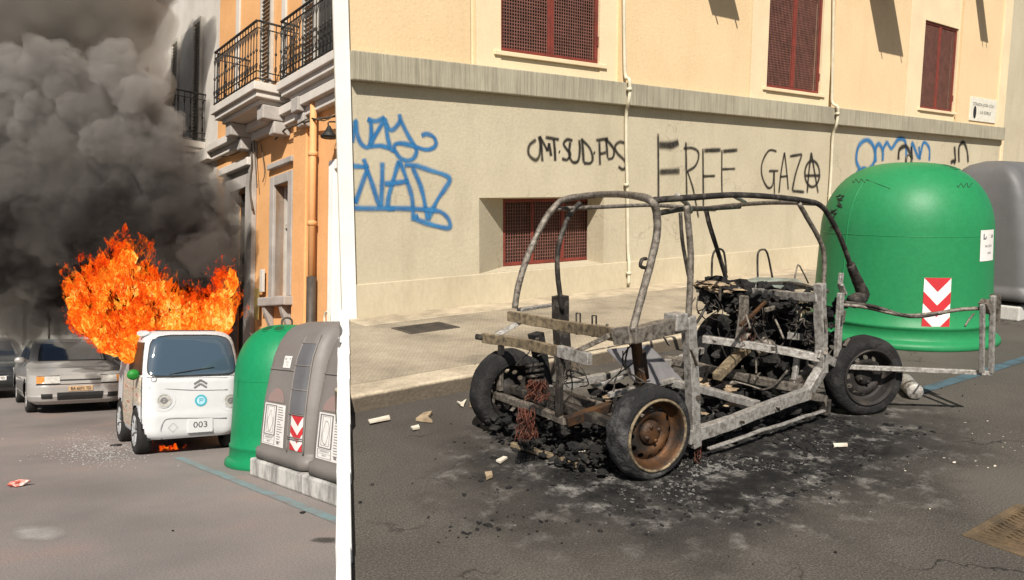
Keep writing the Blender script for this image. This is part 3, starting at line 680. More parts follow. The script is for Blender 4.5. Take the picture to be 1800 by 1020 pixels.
def barp(name, m, pts, w_, h_, parent=wreck, up=(0, 0, 1)):
    def fn(mb): sweep(mb, cut([P(*p_) for p_ in pts]), w_, h_, up); warp(mb)
    return wp(name, m, fn, parent, bevel=.004)
def sweep(mb, pts, w_, h_, up):
    vs_ = []; n = len(pts); up0 = Vector(up)
    for i, p_ in enumerate(pts):
        d = (pts[min(i + 1, n - 1)] - pts[max(i - 1, 0)]).normalized(); u0 = up0
        if abs((pts[-1] - pts[0]).normalized().dot(u0)) > .9: u0 = Vector((0, 1, 0))
        s_ = d.cross(u0).normalized(); u = s_.cross(d)
        vs_ += [p_ + s_ * (a_ * w_ / 2) + u * (b_ * h_ / 2) for a_, b_ in ((-1, -1), (1, -1), (1, 1), (-1, 1))]
    fs = [(3, 2, 1, 0), tuple(range(4 * n - 4, 4 * n))] + [(4 * i + k_, 4 * i + (k_ + 1) % 4, 4 * i + 4 + (k_ + 1) % 4, 4 * i + 4 + k_) for i in range(n - 1) for k_ in range(4)]
    mb.add(vs_, fs)
# roof cage
tubep('rear_hoop', 'ash_metal', [(905, 542, TF), (912, 500, TF), (930, 445, TF), (957, 388, TF), (975, 364, TF), (992, 351, TF + .05), (1025, 345, TF + .2), (1060, 342, 4.4), (1095, 342, 4.8), (1130, 347, 5.15), (1147, 356, TN), (1154, 375, TN), (1155, 410, TN), (1147, 450, TN), (1135, 495, TN), (1120, 550, TN), (1112, 582, TN)], .0225)
tubep('pillar', 'soot_metal', [(988, 545, TF), (980, 480, TF), (981, 440, TF), (990, 405, TF), (1003, 375, TF), (1020, 357, TF)], .019)
tubep('roof_rail', 'ash_metal', [(979, 367, TF), (1060, 364, TF), (1138, 361, TF), (1200, 364, TF), (1242, 366, TF)], .015)
tubep('roof_rail', 'soot_metal', [(1150, 352, TN), (1220, 347, TN), (1290, 343, TN), (1355, 346, TN), (1415, 353, TN), (1440, 360, TN), (1456, 378, TN), (1478, 420, TN), (1496, 470, TN), (1508, 508, TN)], .018)
tubep('windscreen_header', 'ash_metal', [(1242, 366, TF), (1300, 360, 4.4), (1370, 356, 4.85), (1436, 358, TN - .03)], .017)
tubep('roof_crossbar', 'soot_metal', [(1157, 375, TN), (1200, 368, 5.0), (1242, 367, 4.7), (1300, 364, 4.5)], .016)
tubep('roof_crossbar', 'pale_metal', [(1190, 344, TN), (1207, 358, 5.0), (1214, 372, 4.9)], .016, sub=3)
tubep('roof_crossbar', 'pale_metal', [(1288, 343, TN), (1310, 356, 4.6)], .014, sub=1)
tubep('pillar', 'soot_metal', [(1241, 368, TF), (1247, 395, TF), (1258, 430, TF), (1268, 462, TF), (1276, 488, TF)], .020)
tubep('pillar', 'ash_metal', [(1206, 362, TN), (1210, 395, TN), (1214, 445, TN), (1213, 500, TN), (1210, 560, TN)], .019)
tubep('pillar', 'soot_metal', [(1196, 374, TF), (1199, 420, TF), (1206, 462, TF), (1212, 492, TF)], .016)
tubep('pillar', 'ash_metal', [(1404, 357, TN), (1420, 385, TN), (1437, 415, TN), (1447, 440, TN), (1449, 470, TN), (1446, 525, TN)], .016)
# belt line and bumper
barp('belt_beam', 'ochre_metal', [(893, 554, TF), (985, 572, 4.45), (1040, 583, 4.8), (1085, 590, TN - .1)], .035, .07)
barp('belt_beam', 'ash_metal', [(1082, 592, TN - .12), (1112, 588, TN)], .055, .095)
barp('belt_beam', 'ash_metal', [(1112, 590, TN + .01), (1160, 577, TN + .01), (1200, 570, TN + .01)], .055, .085)
barp('bumper_beam', 'ochre_metal', [(848, 594, TF - .06), (920, 605, 4.35), (985, 620, 4.75)], .035, .065)
barp('bumper_beam', 'pale_metal', [(983, 619, 4.74), (1038, 634, 5.02)], .038, .07)
wp('bumper_cap', 'soot_metal', lambda mb: mb.tube([P(837, 592, TF - .1), P(850, 594, TF - .05)], .02, 8, True, 1))
barp('strut', 'pale_metal', [(920, 562, TF + .1), (868, 590, TF)], .03, .03)
barp('strut', 'ash_metal', [(1073, 590, TN - .15), (1012, 622, 4.9)], .032, .03)
barp('post', 'ash_metal', [(880, 602, TF + .05), (879, 688, TF + .05)], .032, .035)
barp('post', 'soot_metal', [(985, 620, 4.75), (984, 728, 4.75)], .034, .036)
barp('lower_beam', 'ash_metal', [(866, 694, TF - .02), (932, 716, 4.4), (996, 741, 4.80)], .04, .045)
barp('lower_beam', 'rust', [(996, 741, 4.8), (1074, 714, 4.85)], .05, .06)
barp('lower_beam', 'ash_metal', [(880, 694, TF), (940, 676, TF)], .04, .045)
barp('shock_tower', 'soot_metal', [(985, 520, TF - .05), (990, 650, TF - .05)], .10, .085)
barp('shock_tower', 'char', [(943, 585, TF), (958, 690, TF)], .085, .08)
barp('shock_tower', 'rust', [(1118, 590, TN - .12), (1130, 690, TN - .12)], .045, .05)
barp('parcel_shelf_bar', 'pale_metal', [(915, 545, TF - .1), (975, 535, TF - .25)], .05, .02)
for x_, y_ in ((1016, 566), (1044, 570)):
    tubep('seat_belt_bracket', 'soot_metal', [(x_ - 3, y_ - 15, TF - .3), (x_ + 4, y_ - 15, TF - .3), (x_ + 4, y_ + 22, TF - .3), (x_ - 3, y_ + 22, TF - .3), (x_ - 3, y_ - 15, TF - .3)], .007, sub=1)
tubep('door_catch', 'soot_metal', [(1136, 455, TN), (1128, 457, TN), (1126, 468, TN), (1134, 471, TN)], .010, sub=3)
# B post, sills, front post
barp('centre_post', 'pale_metal', [(1208, 556, TN), (1213, 640, TN), (1219, 785, TN)], .07, .06)
wp('hinge_block', 'pale_metal', lambda mb: [mb.box(p_.x - .06, p_.x + .04, p_.y - .05, p_.y + .05, p_.z - .05, p_.z + .05) for p_ in [P(1190, 565, TN)]], bevel=.008)
barp('sill', 'pale_metal', [(1206, 770, TN), (1290, 740, TN), (1375, 708, TN), (1418, 694, TN)], .055, .08)
barp('front_post', 'pale_metal', [(1419, 694, TN), (1442, 652, TN)], .06, .075)
barp('front_post', 'pale_metal', [(1443, 656, TN), (1443, 580, TN), (1441, 500, TN)], .06, .07)
barp('front_post', 'ash_metal', [(1418, 697, TN), (1446, 700, TN), (1450, 716, TN)], .07, .05)
barp('sill_trim', 'pale_metal', [(1244, 789, TN + .03), (1340, 757, TN + .05), (1450, 722, TN + .05)], .03, .014)
barp('sill_trim', 'ash_metal', [(1248, 770, TN - .15), (1300, 752, TN - .15)], .05, .012)
wp('jacking_bracket', 'soot_metal', lambda mb: [mb.box(p_.x - .035, p_.x + .035, p_.y - .03, p_.y + .03, p_.z - .06, p_.z + .05) for p_ in [P(1450, 714, TN)]], bevel=.006)
def fl(*pts): return [Vector((a_, -b_, c_)) for a_, b_, c_ in pts]
for (m_, w_, h_, pts) in (('pale_metal', .06, .07, [(-.45, 4.05, .22), (.95, 4.05, .24)]), ('ash_metal', .06, .07, [(-.42, 4.0, .2), (-.40, 5.2, .2)]), ('pale_metal', .06, .06, [(.35, 4.05, .23), (.38, 5.2, .22)]), ('ash_metal', .06, .07, [(.85, 4.0, .25), (.9, 5.2, .24)]),
                          ('ash_metal', .035, .035, [(-.3, 4.8, .24), (.45, 4.3, .24)]), ('ash_metal', .035, .03, [(-.28, 5.1, .36), (-.05, 4.9, .16)]), ('pale_metal', .04, .04, [(-.3, 4.5, .25), (.36, 4.5, .25)]), ('soot_metal', .06, .06, [(-.9, 4.1, .22), (-.4, 4.1, .22)]), ('soot_metal', .06, .06, [(-.85, 5.1, .26), (-.4, 5.1, .22)]),
                          ('pale_metal', .06, .06, [(.9, 4.1, .26), (1.5, 4.1, .34)]), ('ash_metal', .06, .06, [(.95, 5.1, .26), (1.5, 5.0, .34)]), ('soot_metal', .09, .06, [(1.42, 4.1, .32), (1.42, 5.15, .32)]), ('soot_metal', .08, .06, [(-.82, 4.1, .29), (-.82, 5.2, .29)])):
    wp('floor_member', m_, lambda mb: (sweep(mb, cut(fl(*pts)), w_ * .85, h_ * .85, (0, 0, 1)), warp(mb)), bevel=.004)
# front structure: cross beams, braces, melted dashboard
barp('dash_beam', 'pale_metal', [(1228, 508, TF + .05), (1330, 514, 4.6), (1440, 524, TN)], .06, .06)
barp('dash_beam', 'soot_metal', [(1300, 500, TF - .05), (1380, 497, 4.3), (1450, 512, 4.9)], .08, .03)
barp('cross_bar', 'pale_metal', [(1236, 597, 4.55), (1330, 608, 4.9), (1440, 630, TN)], .05, .055)
barp('cross_bar', 'pale_metal', [(1375, 572, 4.4), (1442, 580, 4.9)], .035, .035)
barp('brace', 'ochre_metal', [(1312, 612, 4.7), (1258, 664, 4.85)], .07, .05)
barp('brace', 'pale_metal', [(1402, 628, 5.1), (1397, 675, 5.1)], .035, .035)
barp('brace', 'pale_metal', [(1385, 530, 4.3), (1402, 560, 4.3)], .03, .03)
barp('brace', 'ash_metal', [(1308, 520, 4.8), (1306, 560, 4.8), (1300, 600, 4.8)], .05, .05)
barp('brace', 'ash_metal', [(1345, 545, 4.9), (1380, 535, 4.9), (1400, 520, 4.9)], .025, .03)
barp('brace', 'rust', [(1300, 570, 4.9), (1345, 530, 4.9)], .022, .022)
barp('brace', 'pale_metal', [(1425, 690, 5.05), (1398, 665, 4.95)], .04, .05)
barp('pedal_bracket', 'pale_metal', [(1389, 592, 5.0), (1406, 592, 5.0)], .05, .05)
tubep('steering_arm', 'ash_metal', [(1240, 690, 4.6), (1280, 675, 4.65), (1320, 668, 4.7), (1345, 655, 4.7), (1330, 640, 4.6)], .018)
tubep('hoop', 'soot_metal', [(1251, 492, 3.75), (1252, 455, 3.75), (1257, 441, 3.75), (1266, 438, 3.75), (1273, 446, 3.75), (1277, 480, 3.75)], .010)
tubep('hoop', 'soot_metal', [(1332, 490, 3.75), (1332, 448, 3.75), (1340, 439, 3.75), (1349, 446, 3.75), (1358, 490, 3.75)], .010)
tubep('hoop', 'ash_metal', [(1396, 495, 3.75), (1401, 470, 3.75), (1406, 468, 3.75), (1421, 498, 3.75)], .008, sub=2)
rg = random.Random(11)
def junk(name, m, n, s0, s1, t0, t1, z0, z1, rmin, rmax, sq=(1, 1, 1), amp=.9, sub_=2):
    def fn(mb):
        for i in range(n):
            q = Vector((rg.uniform(s0, s1), -rg.uniform(t0, t1), z0 + (z1 - z0) * rg.random()))
            mb.blob(q, rmin + (rmax - rmin) * rg.random() ** 2, sub_, amp, 2.4, (sq[0] * rg.uniform(.6, 1.4), sq[1] * rg.uniform(.6, 1.4), sq[2] * rg.uniform(.6, 1.3)), i * 3.7)
    o = wp(name, m, fn); o['kind'] = 'stuff'; return o
junk('melted_dashboard', 'char', 90, 1.10, 1.45, 4.05, 4.75, .66, .86, .03, .075, (1, 1, .9))
junk('melted_dashboard', 'char', 26, .98, 1.2, 4.75, 5.15, .74, .88, .02, .045, (1, 1, .8))
junk('melted_trim', 'burntwood', 22, 1.05, 1.3, 4.05, 4.5, .82, .88, .02, .05, (1.4, 1.4, .35))
junk('burnt_motor', 'char', 110, 1.05, 1.65, 4.25, 4.95, .22, .62, .04, .10)
junk('burnt_motor_housing', 'ash_metal', 9, 1.02, 1.2, 4.5, 4.8, .40, .60, .04, .075, (1, 1, 1), .5)
junk('floor_char', 'char', 900, -.45, 1.25, 3.95, 5.2, .0, .11, .008, .045, (1.3, 1.3, .8), .9, 1)
junk('floor_char', 'char', 800, -1.05, -.3, 4.0, 5.1, .0, .14, .006, .032, (1.2, 1.2, .8), .9, 1)
junk('floor_scraps', 'burntwood', 26, -.9, .9, 4.2, 5.1, .10, .24, .012, .035, (1.6, 1.4, .4))
junk('melted_headlamp', 'char', 34, 1.15, 1.4, 4.7, 5.2, .45, .92, .02, .055)
tubep('headlamp_bracket', 'soot_metal', [(1495, 465, TN), (1503, 485, TN), (1512, 505, TN), (1516, 520, TN), (1500, 530, TN)], [.03, .055])
def rods(mb):
    for i in range(26):
        q = P(rg.uniform(1300, 1430), rg.uniform(540, 690), rg.uniform(4.3, 5.1)); v = Vector((rg.uniform(-1, 1), rg.uniform(-1, 1), rg.uniform(-.8, .8))).normalized() * rg.uniform(.08, .3)
        mb.tube([q, q + v * .5 + Vector((0, 0, .004)), q + v], rg.uniform(.004, .009), 6, True, 3)
wp('loose_rods', 'ash_metal', rods)['kind'] = 'stuff'
def rods2(mb):
    for i in range(30):
        q = P(rg.uniform(1235, 1440), rg.uniform(510, 680), rg.uniform(4.3, 5.15)); v = Vector((rg.uniform(-1, 1), rg.uniform(-1, 1), rg.uniform(-1.2, .4))).normalized() * rg.uniform(.1, .35)
        mb.tube([q, q + v * .5 + Vector((0, 0, -.04)), q + v], rg.uniform(.004, .011), 6, True, 3)
wp('hanging_cables', 'soot_metal', rods2)['kind'] = 'stuff'
wp('melted_windscreen', 'meltglass', lambda mb: mb.add([P(1290, 497, 3.9), P(1330, 487, 3.85), P(1400, 490, 4.2), P(1430, 508, 4.6), P(1380, 510, 4.5), P(1320, 508, 4.2)], [(0, 1, 2, 3, 4, 5)]))
wp('bent_panel', 'greyprint', lambda mb: mb.add([P(1067, 614, 4.3), P(1140, 606, 4.25), P(1172, 637, 4.35), P(1200, 668, 4.45), P(1128, 682, 4.6), P(1098, 645, 4.45)] + [P(1067, 617, 4.3), P(1140, 609, 4.25), P(1172, 640, 4.35), P(1200, 671, 4.45), P(1128, 685, 4.6), P(1098, 648, 4.45)],
   [(0, 1, 2, 5), (5, 2, 3, 4), (6, 11, 8, 7), (11, 10, 9, 8), (0, 5, 11, 6), (5, 4, 10, 11), (1, 7, 8, 2), (2, 8, 9, 3)]))
# wiring
def wires(cx_, y0_, y1_, t_, n, spread, seed):
    r_ = random.Random(seed)
    def fn(mb):
        for i in range(n):
            pts = []; x_ = cx_ + r_.uniform(-spread, spread) * .6
            for k_ in range(6):
                f_ = k_ / 5; pts.append(P(x_ + r_.uniform(-spread, spread) * (.12 + f_ * .35), y0_ + (y1_ - y0_) * f_ + r_.uniform(-4, 4), t_ + r_.uniform(-.05, .05)))
            mb.tube(pts, .0024, 5, True, 4)
    wp('wiring', 'wire', fn, label='reddish bundle of bare burnt wires')['kind'] = 'stuff'
wires(945, 670, 705, 4.6, 40, 26, 1); wires(925, 720, 772, 4.75, 40, 22, 2); wires(1226, 785, 815, TN, 10, 10, 3); wires(1315, 560, 610, 4.8, 10, 18, 4); wires(1425, 650, 690, 5.1, 6, 16, 5); wires(1165, 690, 705, 5.1, 8, 14, 6)
tubep('spring', 'soot_metal', [(940 + 14 * math.cos(a_ * .9), 640 + a_ * 1.35, TF + .1 + .06 * math.sin(a_ * .9)) for a_ in range(26)], .012, sub=2)
wp('shock_absorber', 'rust', lambda mb: mb.tube([P(1124, 620, TN - .2), P(1130, 665, TN - .2)], .04, 10, True, 1))
barp('axle', 'pale_metal', [(1050, 678, 4.7), (1098, 662, 4.7)], .02, .02)
def brackets(mb):
    for (px, py, t_) in ((1000, 575, 4.5), (1055, 587, 4.9), (1160, 583, TN), (1207, 620, TN), (1217, 700, TN), (1300, 738, TN), (1362, 713, TN), (1443, 560, TN), (1443, 610, TN), (1250, 600, 4.6), (1350, 612, 5.0), (1330, 515, 4.6), (1400, 522, 5.0), (930, 608, 4.4), (900, 700, 4.2), (960, 725, 4.6), (1476, 560, TN), (1474, 610, TN)):
        q = P(px, py, t_); mb.bar(q + Vector((rg.uniform(-.03, .03), -.04, rg.uniform(-.03, .03))), q + Vector((rg.uniform(-.05, .05), -.05, rg.uniform(-.09, .07))), .025, .006)
wp('torn_bracket', 'ash_metal', brackets)['kind'] = 'stuff'
def strands(mb):
    for i in range(46):
        px, py, t_ = rg.choice(((1240, 520, 4.3), (1300, 530, 4.6), (1350, 540, 4.8), (1400, 545, 5.0), (1430, 560, 5.1), (1470, 540, 5.1), (940, 600, 4.3), (1000, 640, 4.7), (1110, 610, 5.1)))
        q = P(px + rg.uniform(-18, 18), py + rg.uniform(-8, 8), t_); L = rg.uniform(.08, .34)
        mb.tube([q, q + Vector((rg.uniform(-.05, .05), rg.uniform(-.05, .05), -L * .4)), q + Vector((rg.uniform(-.12, .12), rg.uniform(-.1, .1), -L * .8)), q + Vector((rg.uniform(-.16, .16), rg.uniform(-.1, .1), -L))], rg.uniform(.0025, .006), 5, True, 4)
wp('dangling_wires', 'soot_metal', strands)['kind'] = 'stuff'
# fallen door frame
dh = P(1474, 645, TN); de = P(1743, 656, 5.98); dl0, dl1 = dh, de
dj = wp('open_door_frame', 'pale_metal', lambda mb: (mb.path([P(1478, 515, TN), P(1474, 580, TN), P(1471, 643, TN)], .05, .035), mb.path([P(1470, 644, TN), de], .028, .034), mb.path([P(1727, 535, 5.95), P(1726, 655, 5.95)], .030, .03), mb.path([P(1746, 520, 5.98), P(1742, 656, 5.98)], .034, .032), mb.path([P(1437, 622, TN), P(1472, 642, TN)], .04, .06)), bevel=.004, label='twisted open door frame')
wp('door_top_rail', 'ash_metal', lambda mb: mb.tube([P(1480, 536, TN), P(1520, 540, 5.35), P(1560, 549, 5.5), P(1595, 555, 5.6), P(1640, 552, 5.72), P(1690, 544, 5.85), P(1737, 542, 5.96)], .014, 8, True, 5, .05), dj)
wp('door_top_rail', 'soot_metal', lambda mb: mb.tube([P(1485, 532, TN), P(1515, 535, 5.33), P(1545, 541, 5.45), P(1600, 557, 5.62), P(1655, 551, 5.76)], .012, 8, True, 5, .05), dj)
wp('door_bracket', 'ash_metal', lambda mb: (mb.bar(P(1730, 530, 5.95), P(1737, 548, 5.96), .06, .05), mb.bar(P(1750, 518, 5.98), P(1748, 565, 5.98), .012, .07), mb.tube([P(1712, 552, 5.9), P(1703, 562, 5.9), P(1696, 574, 5.9)], .007, 6, True, 1)), dj)
wp('hinge_plate', 'pale_metal', lambda mb: mb.path([P(1479, 480, TN), P(1477, 500, TN), P(1484, 518, TN)], .045, .02), dj, bevel=.004)
# wheels
def wheel(c, rr, rim_r, wdt, m_tyre, m_rim, steer=0.0, label=None, burnt=False):
    rt = Matrix.Translation(Vector(c) - CO) @ Matrix.Rotation(steer, 4, 'Z')
    def sub(name, m, mb, parent):
        mb.v = [rt @ v for v in mb.v]; return mb.build(name, M[m], parent)
    mb = MB(); h = wdt / 2
    mb.lathe([(.0, -.02), (.07, -.02), (.07, .02), (.055, .035), (.03, .04), (0, .04)], axis='Y', seg=24)
    for i in range(4): a_ = i * math.pi / 2 + .4; mb.lathe([(.011, 0), (.011, .05), (0, .05)], (.046 * math.cos(a_), 0, .046 * math.sin(a_)), axis='Y', seg=8)
    hub = sub('wheel', m_rim, mb, wreck)
    if label: hub['label'] = label
    mb = MB(); n = 24
    prof = [(rim_r - .005, h - .012), (rim_r + .01, h), (rr - .035, h + .008), (rr - .012, h - .012), (rr, h * .6), (rr + .001, 0), (rr, -h * .6), (rr - .012, -h + .012), (rr - .035, -h - .006), (rim_r, -h)]
    mb.lathe(prof, axis='Y', seg=64)
    for i, v in enumerate(mb.v):
        rad = Vector((v.x, 0, v.z)); k_ = noise.noise(v * 14) * (.014 if burnt else .004) + (noise.noise(v * 45) * .006 if burnt else 0)
        if rad.length > rim_r + .012: v += rad.normalized() * k_ + Vector((0, k_ * .8, 0))
    sub('tyre', m_tyre, mb, hub)
    mb = MB()
    mb.lathe([(rim_r + .008, h - .004), (rim_r + .004, h + .006), (rim_r - .008, h + .002), (rim_r - .014, h - .02), (rim_r - .022, h - .06), (rim_r - .03, h - .075), (rim_r - .045, h - .078)], axis='Y', seg=64)
    mb.lathe([(rim_r - .005, -h), (rim_r - .022, -h + .03), (rim_r - .03, h - .08)], axis='Y', seg=64)
    # ventilated disc with twelve openings
    ro, ri, ny, na = rim_r - .042, .062, 14, 144; rm = ro - .020; hr_ = .0145
    vs_ = []; fs = []
    def hh(r_): f_ = (r_ - ri) / (ro - ri); return h - .078 + .030 * math.sin(f_ * math.pi) - .012 * (1 - f_)
    for j in range(ny + 1):
        r_ = ri + (ro - ri) * j / ny
        for k_ in range(na): a_ = 2 * math.pi * k_ / na; vs_.append((r_ * math.cos(a_), -hh(r_), r_ * math.sin(a_)))
    for j in range(ny):
        for k_ in range(na):
            rc = ri + (ro - ri) * (j + .5) / ny; ac = 2 * math.pi * (k_ + .5) / na
            da = (ac + math.pi / 12) % (math.pi / 6) - math.pi / 12
            if ((rc - rm) / hr_) ** 2 + (da * rm / (hr_ * 1.35)) ** 2 < 1: continue
            fs.append((j * na + k_, j * na + (k_ + 1) % na, (j + 1) * na + (k_ + 1) % na, (j + 1) * na + k_))
    mb.add(vs_, fs, True)
    sub('rim', m_rim, mb, hub)
    mb = MB(); mb.lathe([(rim_r + .009, h - .002), (rim_r + .008, h + .009), (rim_r + .002, h + .012), (rim_r - .006, h + .008), (rim_r - .007, h)], axis='Y', seg=72); sub('rim_lip', 'ochre_metal' if burnt else m_rim, mb, hub)
nl = P(1140, 765, 5.22); wheel((nl.x, nl.y, .262), .268, .203, .16, 'ashtyre', 'rust', R(-8), 'rusty orange burnt rim with the tyre nearly gone', True)
nr = P(1517, 656, 5.34); wheel((nr.x, nr.y, .285), .292, .20, .16, 'tyre', 'rimdark', R(-26), 'black sooty front wheel turned outwards')
fa = P(893, 690, 4.02); wheel((fa.x, fa.y, .272), .28, .19, .15, 'tyre', 'rimdark', R(176), None, True)
fb = P(1262, 604, 4.05); wheel((fb.x, fb.y, .28), .285, .19, .15, 'tyre', 'rimdark', R(184))

# ------------------------------------------------------------------ debris round the wreck
def lump_field(name, m, n, cx_, cy_, rx_, ry_, rmin, rmax, label, cat, seed, sq=(1.2, 1.2, .45)):
    r_ = random.Random(seed); mb = MB((cx_, cy_, 0))
    for i in range(n):
        a_ = r_.uniform(0, 6.283); d_ = abs(r_.gauss(0, .5)); q = Vector((cx_ + rx_ * d_ * math.cos(a_), cy_ + ry_ * d_ * math.sin(a_), .004))
        if q.y > KY0 - .03 or noise.noise(q * 2.6) < -.12: continue
        rad = (rmin + (rmax - rmin) * r_.random() ** 4) * max(.35, 1.15 - .7 * d_)
        mb.blob(q, rad, 1, .9, 2.2, (sq[0] * r_.uniform(.5, 1.4), sq[1] * r_.uniform(.5, 1.4), sq[2] * r_.uniform(.5, 1.3)), i)
    o = mb.build(name, M[m], frame=FR); tag(o, label, cat, None, 'stuff'); return o
M['ashlump'] = mat('pale_ash', (.22, .21, .19), (.08, .075, .07), 8, .95, 0, .6, 50, .3)
lump_field('charred_debris', 'char', 7000, .2, -4.95, 1.95, 1.15, .003, .034, 'black charred crumbs and flakes strewn under and around the wreck', 'debris', 21, (1.2, 1.2, .7))
lump_field('ash_crumbs', 'ashlump', 2600, -.3, -5.4, 1.6, .75, .002, .011, 'pale grey ash crumbs strewn around the wreck', 'ash', 22, (1.3, 1.3, .5))
lump_field('charred_droppings', 'char', 26, -1.95, -5.2, .45, .32, .006, .02, 'sprinkle of black charred crumbs on bare asphalt beyond the ash', 'debris', 23)
lump_field('glass_crumbs', 'scrap', 90, 1.3, -6.2, 1.9, .8, .003, .010, 'tiny pale fragments scattered on the asphalt before the wreck', 'debris', 24)
def scrap(name, label, cat, m, poly_px, th=.012, lift=.006, tilt=0.0, bend=.02):
    pts = [Rz(px, py, .0) for px, py in poly_px]; c = sum(pts, Vector()) / len(pts)
    mb = MB((c.x, c.y, 0)); n = len(pts)
    zs = [lift + bend * abs(noise.noise(p_ * 9)) + tilt * i / n for i, p_ in enumerate(pts)]
    mb.add([(p_.x, p_.y, z_) for p_, z_ in zip(pts, zs)] + [(p_.x, p_.y, z_ + th) for p_, z_ in zip(pts, zs)], [tuple(reversed(range(n))), tuple(range(n, 2 * n))] + [(i, (i + 1) % n, (i + 1) % n + n, i + n) for i in range(n)])
    o = mb.build(name, M[m], frame=FR); tag(o, label, cat, 'scraps lying round the wreck')
scrap('paper_strip', 'white strip lying at the foot of the kerb', 'scrap', 'scrap', [(647, 743), (684, 735), (686, 741), (650, 749)])
scrap('board_scrap', 'tan forked piece of board near the kerb', 'scrap', 'burntwood', [(731, 742), (745, 731), (760, 730), (752, 738), (760, 745), (748, 744)], .02)
scrap('paper_scrap', 'small white torn scrap below the forked board', 'scrap', 'scrap', [(722, 754), (736, 751), (738, 756), (726, 760)])
scrap('paper_triangle', 'white folded triangle close to the far tyre', 'scrap', 'scrap', [(803, 710), (811, 711), (820, 706), (815, 717), (810, 717)])
scrap('brick_scrap', 'orange-tan chunk between kerb and far tyre', 'scrap', 'burntwood', [(826, 707), (834, 704), (838, 712), (833, 719), (826, 718)], .05)
scrap('paper_flake', 'white flake on the ash before the fallen bar', 'scrap', 'scrap', [(872, 814), (885, 807), (892, 809), (880, 818)])
scrap('tan_flake', 'tan flake on the outer edge of the ash', 'scrap', 'burntwood', [(852, 838), (864, 836), (866, 843), (855, 846)], .02)
scrap('pale_plate', 'pale plate lying flat behind the rusty rim', 'scrap', 'scrap', [(1010, 799), (1052, 795), (1053, 802), (1012, 806)])
scrap('white_sliver', 'white sliver on the ash before the open sill', 'scrap', 'scrap', [(1464, 785), (1489, 784), (1490, 787), (1466, 788)])
for nm, lb, a_, b_, m_ in (('fallen_bar', 'scorched bar lying on the ash below the hanging wires', (900, 781), (985, 806), 'ochre_metal'), ('broken_bar', 'thin broken bar leaning on the ash beside the rusty rim', (1008, 818), (1056, 786), 'ochre_metal')):
    p_, q_ = Rz(*a_, .03), Rz(*b_, .03); mb = MB((p_.x, p_.y, 0)); mb.bar(p_, q_, .035, .03); mb.bar(q_ + Vector((0, 0, .002)), q_ + Vector((.05, -.05, .0)), .045, .03)
    o = mb.build(nm, M[m_], frame=FR, bevel=.004); tag(o, lb, 'bar', 'scraps lying round the wreck')
c = Rz(1598, 694)
t = thing('metal_canister', 'pale dented metal canister lying beside the sooty front wheel', 'canister', FR, (c.x, c.y, 0), R(38))
mb = MB(); mb.lathe([(0, -.17), (.055, -.17), (.062, -.16), (.060, .12), (.066, .14), (.066, .16), (.055, .165)], (0, 0, .068), axis='X', seg=24); mb.build('shell', M['pale_metal'], t)
mb = MB(); mb.lathe([(.055, .165), (.05, .10), (0, .10)], (0, 0, .068), axis='X', seg=24); mb.build('inside', M['soot_metal'], t)

# ------------------------------------------------------------------ bell container and grey container beside the wreck
def chevrons(parent, surf, u0, u1, v0, v1, n, name='chevron_sticker', invert=False):
    """surf(u,v,off) -> point. white sheet with n red arrowheads pointing down"""
    mb = MB(); N = 10
    def grid(ua, ub, va, vb, off, N_=8, shape=None):
        vs_ = [surf(ua + (ub - ua) * i / N_, va + (vb - va) * j / N_, off) for j in range(N_ + 1) for i in range(N_ + 1)]
        mb.add(vs_, [(j * (N_ + 1) + i, j * (N_ + 1) + i + 1, (j + 1) * (N_ + 1) + i + 1, (j + 1) * (N_ + 1) + i) for j in range(N_) for i in range(N_)])
    grid(u0, u1, v0, v1, .004); st_ = mb.build(name, M['sticker'], parent)
    H = (v1 - v0); p_ = H / n
    for k_ in range(n + 1):
        mb = MB(); top = v1 - k_ * p_; K = 12
        for i in range(2 * K):
            f0, f1 = i / (2 * K), (i + 1) / (2 * K)
            tri = lambda f_: 1 - abs(2 * f_ - 1)
            # each band: lower edge follows the arrow, upper edge too
            a0, a1 = top - .5 * p_ * tri(f0) * 1.1, top - .5 * p_ * tri(f1) * 1.1
            hb = p_ * .46 if k_ else 0
            b0, b1 = (a0 + hb, a1 + hb) if k_ else (v1, v1)
            cl = lambda z_: max(v0, min(v1, z_))
            if max(b0, b1) <= v0 + 1e-6: continue
            pa = [surf(u0 + (u1 - u0) * f0, cl(a0), .0065), surf(u0 + (u1 - u0) * f1, cl(a1), .0065), surf(u0 + (u1 - u0) * f1, cl(b1), .0065), surf(u0 + (u1 - u0) * f0, cl(b0), .0065)]
            mb.add(pa, [(0, 1, 2, 3)])
        if mb.f: mb.build('red_chevron', M['redvinyl'], st_)
    return st_
def bell_profile(H, Rb):
    pr = [(Rb * 1.06, 0.0), (Rb * 1.075, .012), (Rb * 1.07, .05), (Rb * 1.045, .075), (Rb * 1.01, .085), (Rb * .995, .10), (Rb * .985, .20), (Rb * .998, .21), (Rb * .998, .235), (Rb * .975, .25)]
    zc = H * .60
    for i in range(1, 7): f_ = i / 6; pr.append((Rb * (.975 - .045 * f_), .25 + (zc - .25) * f_))
    for i in range(1, 17):
        a_ = i / 16 * math.pi / 2; pr.append((Rb * .93 * math.cos(a_) ** .72 if i < 16 else 0.0, zc + (H - zc) * math.sin(a_) ** 1.0))
    return pr
def bell_radius(pr, z):
    for (r0, z0), (r1, z1) in zip(pr[9:-1], pr[10:]):
        if z0 <= z <= z1: return r0 + (r1 - r0) * (z - z0) / max(z1 - z0, 1e-6)
    return pr[9][0]
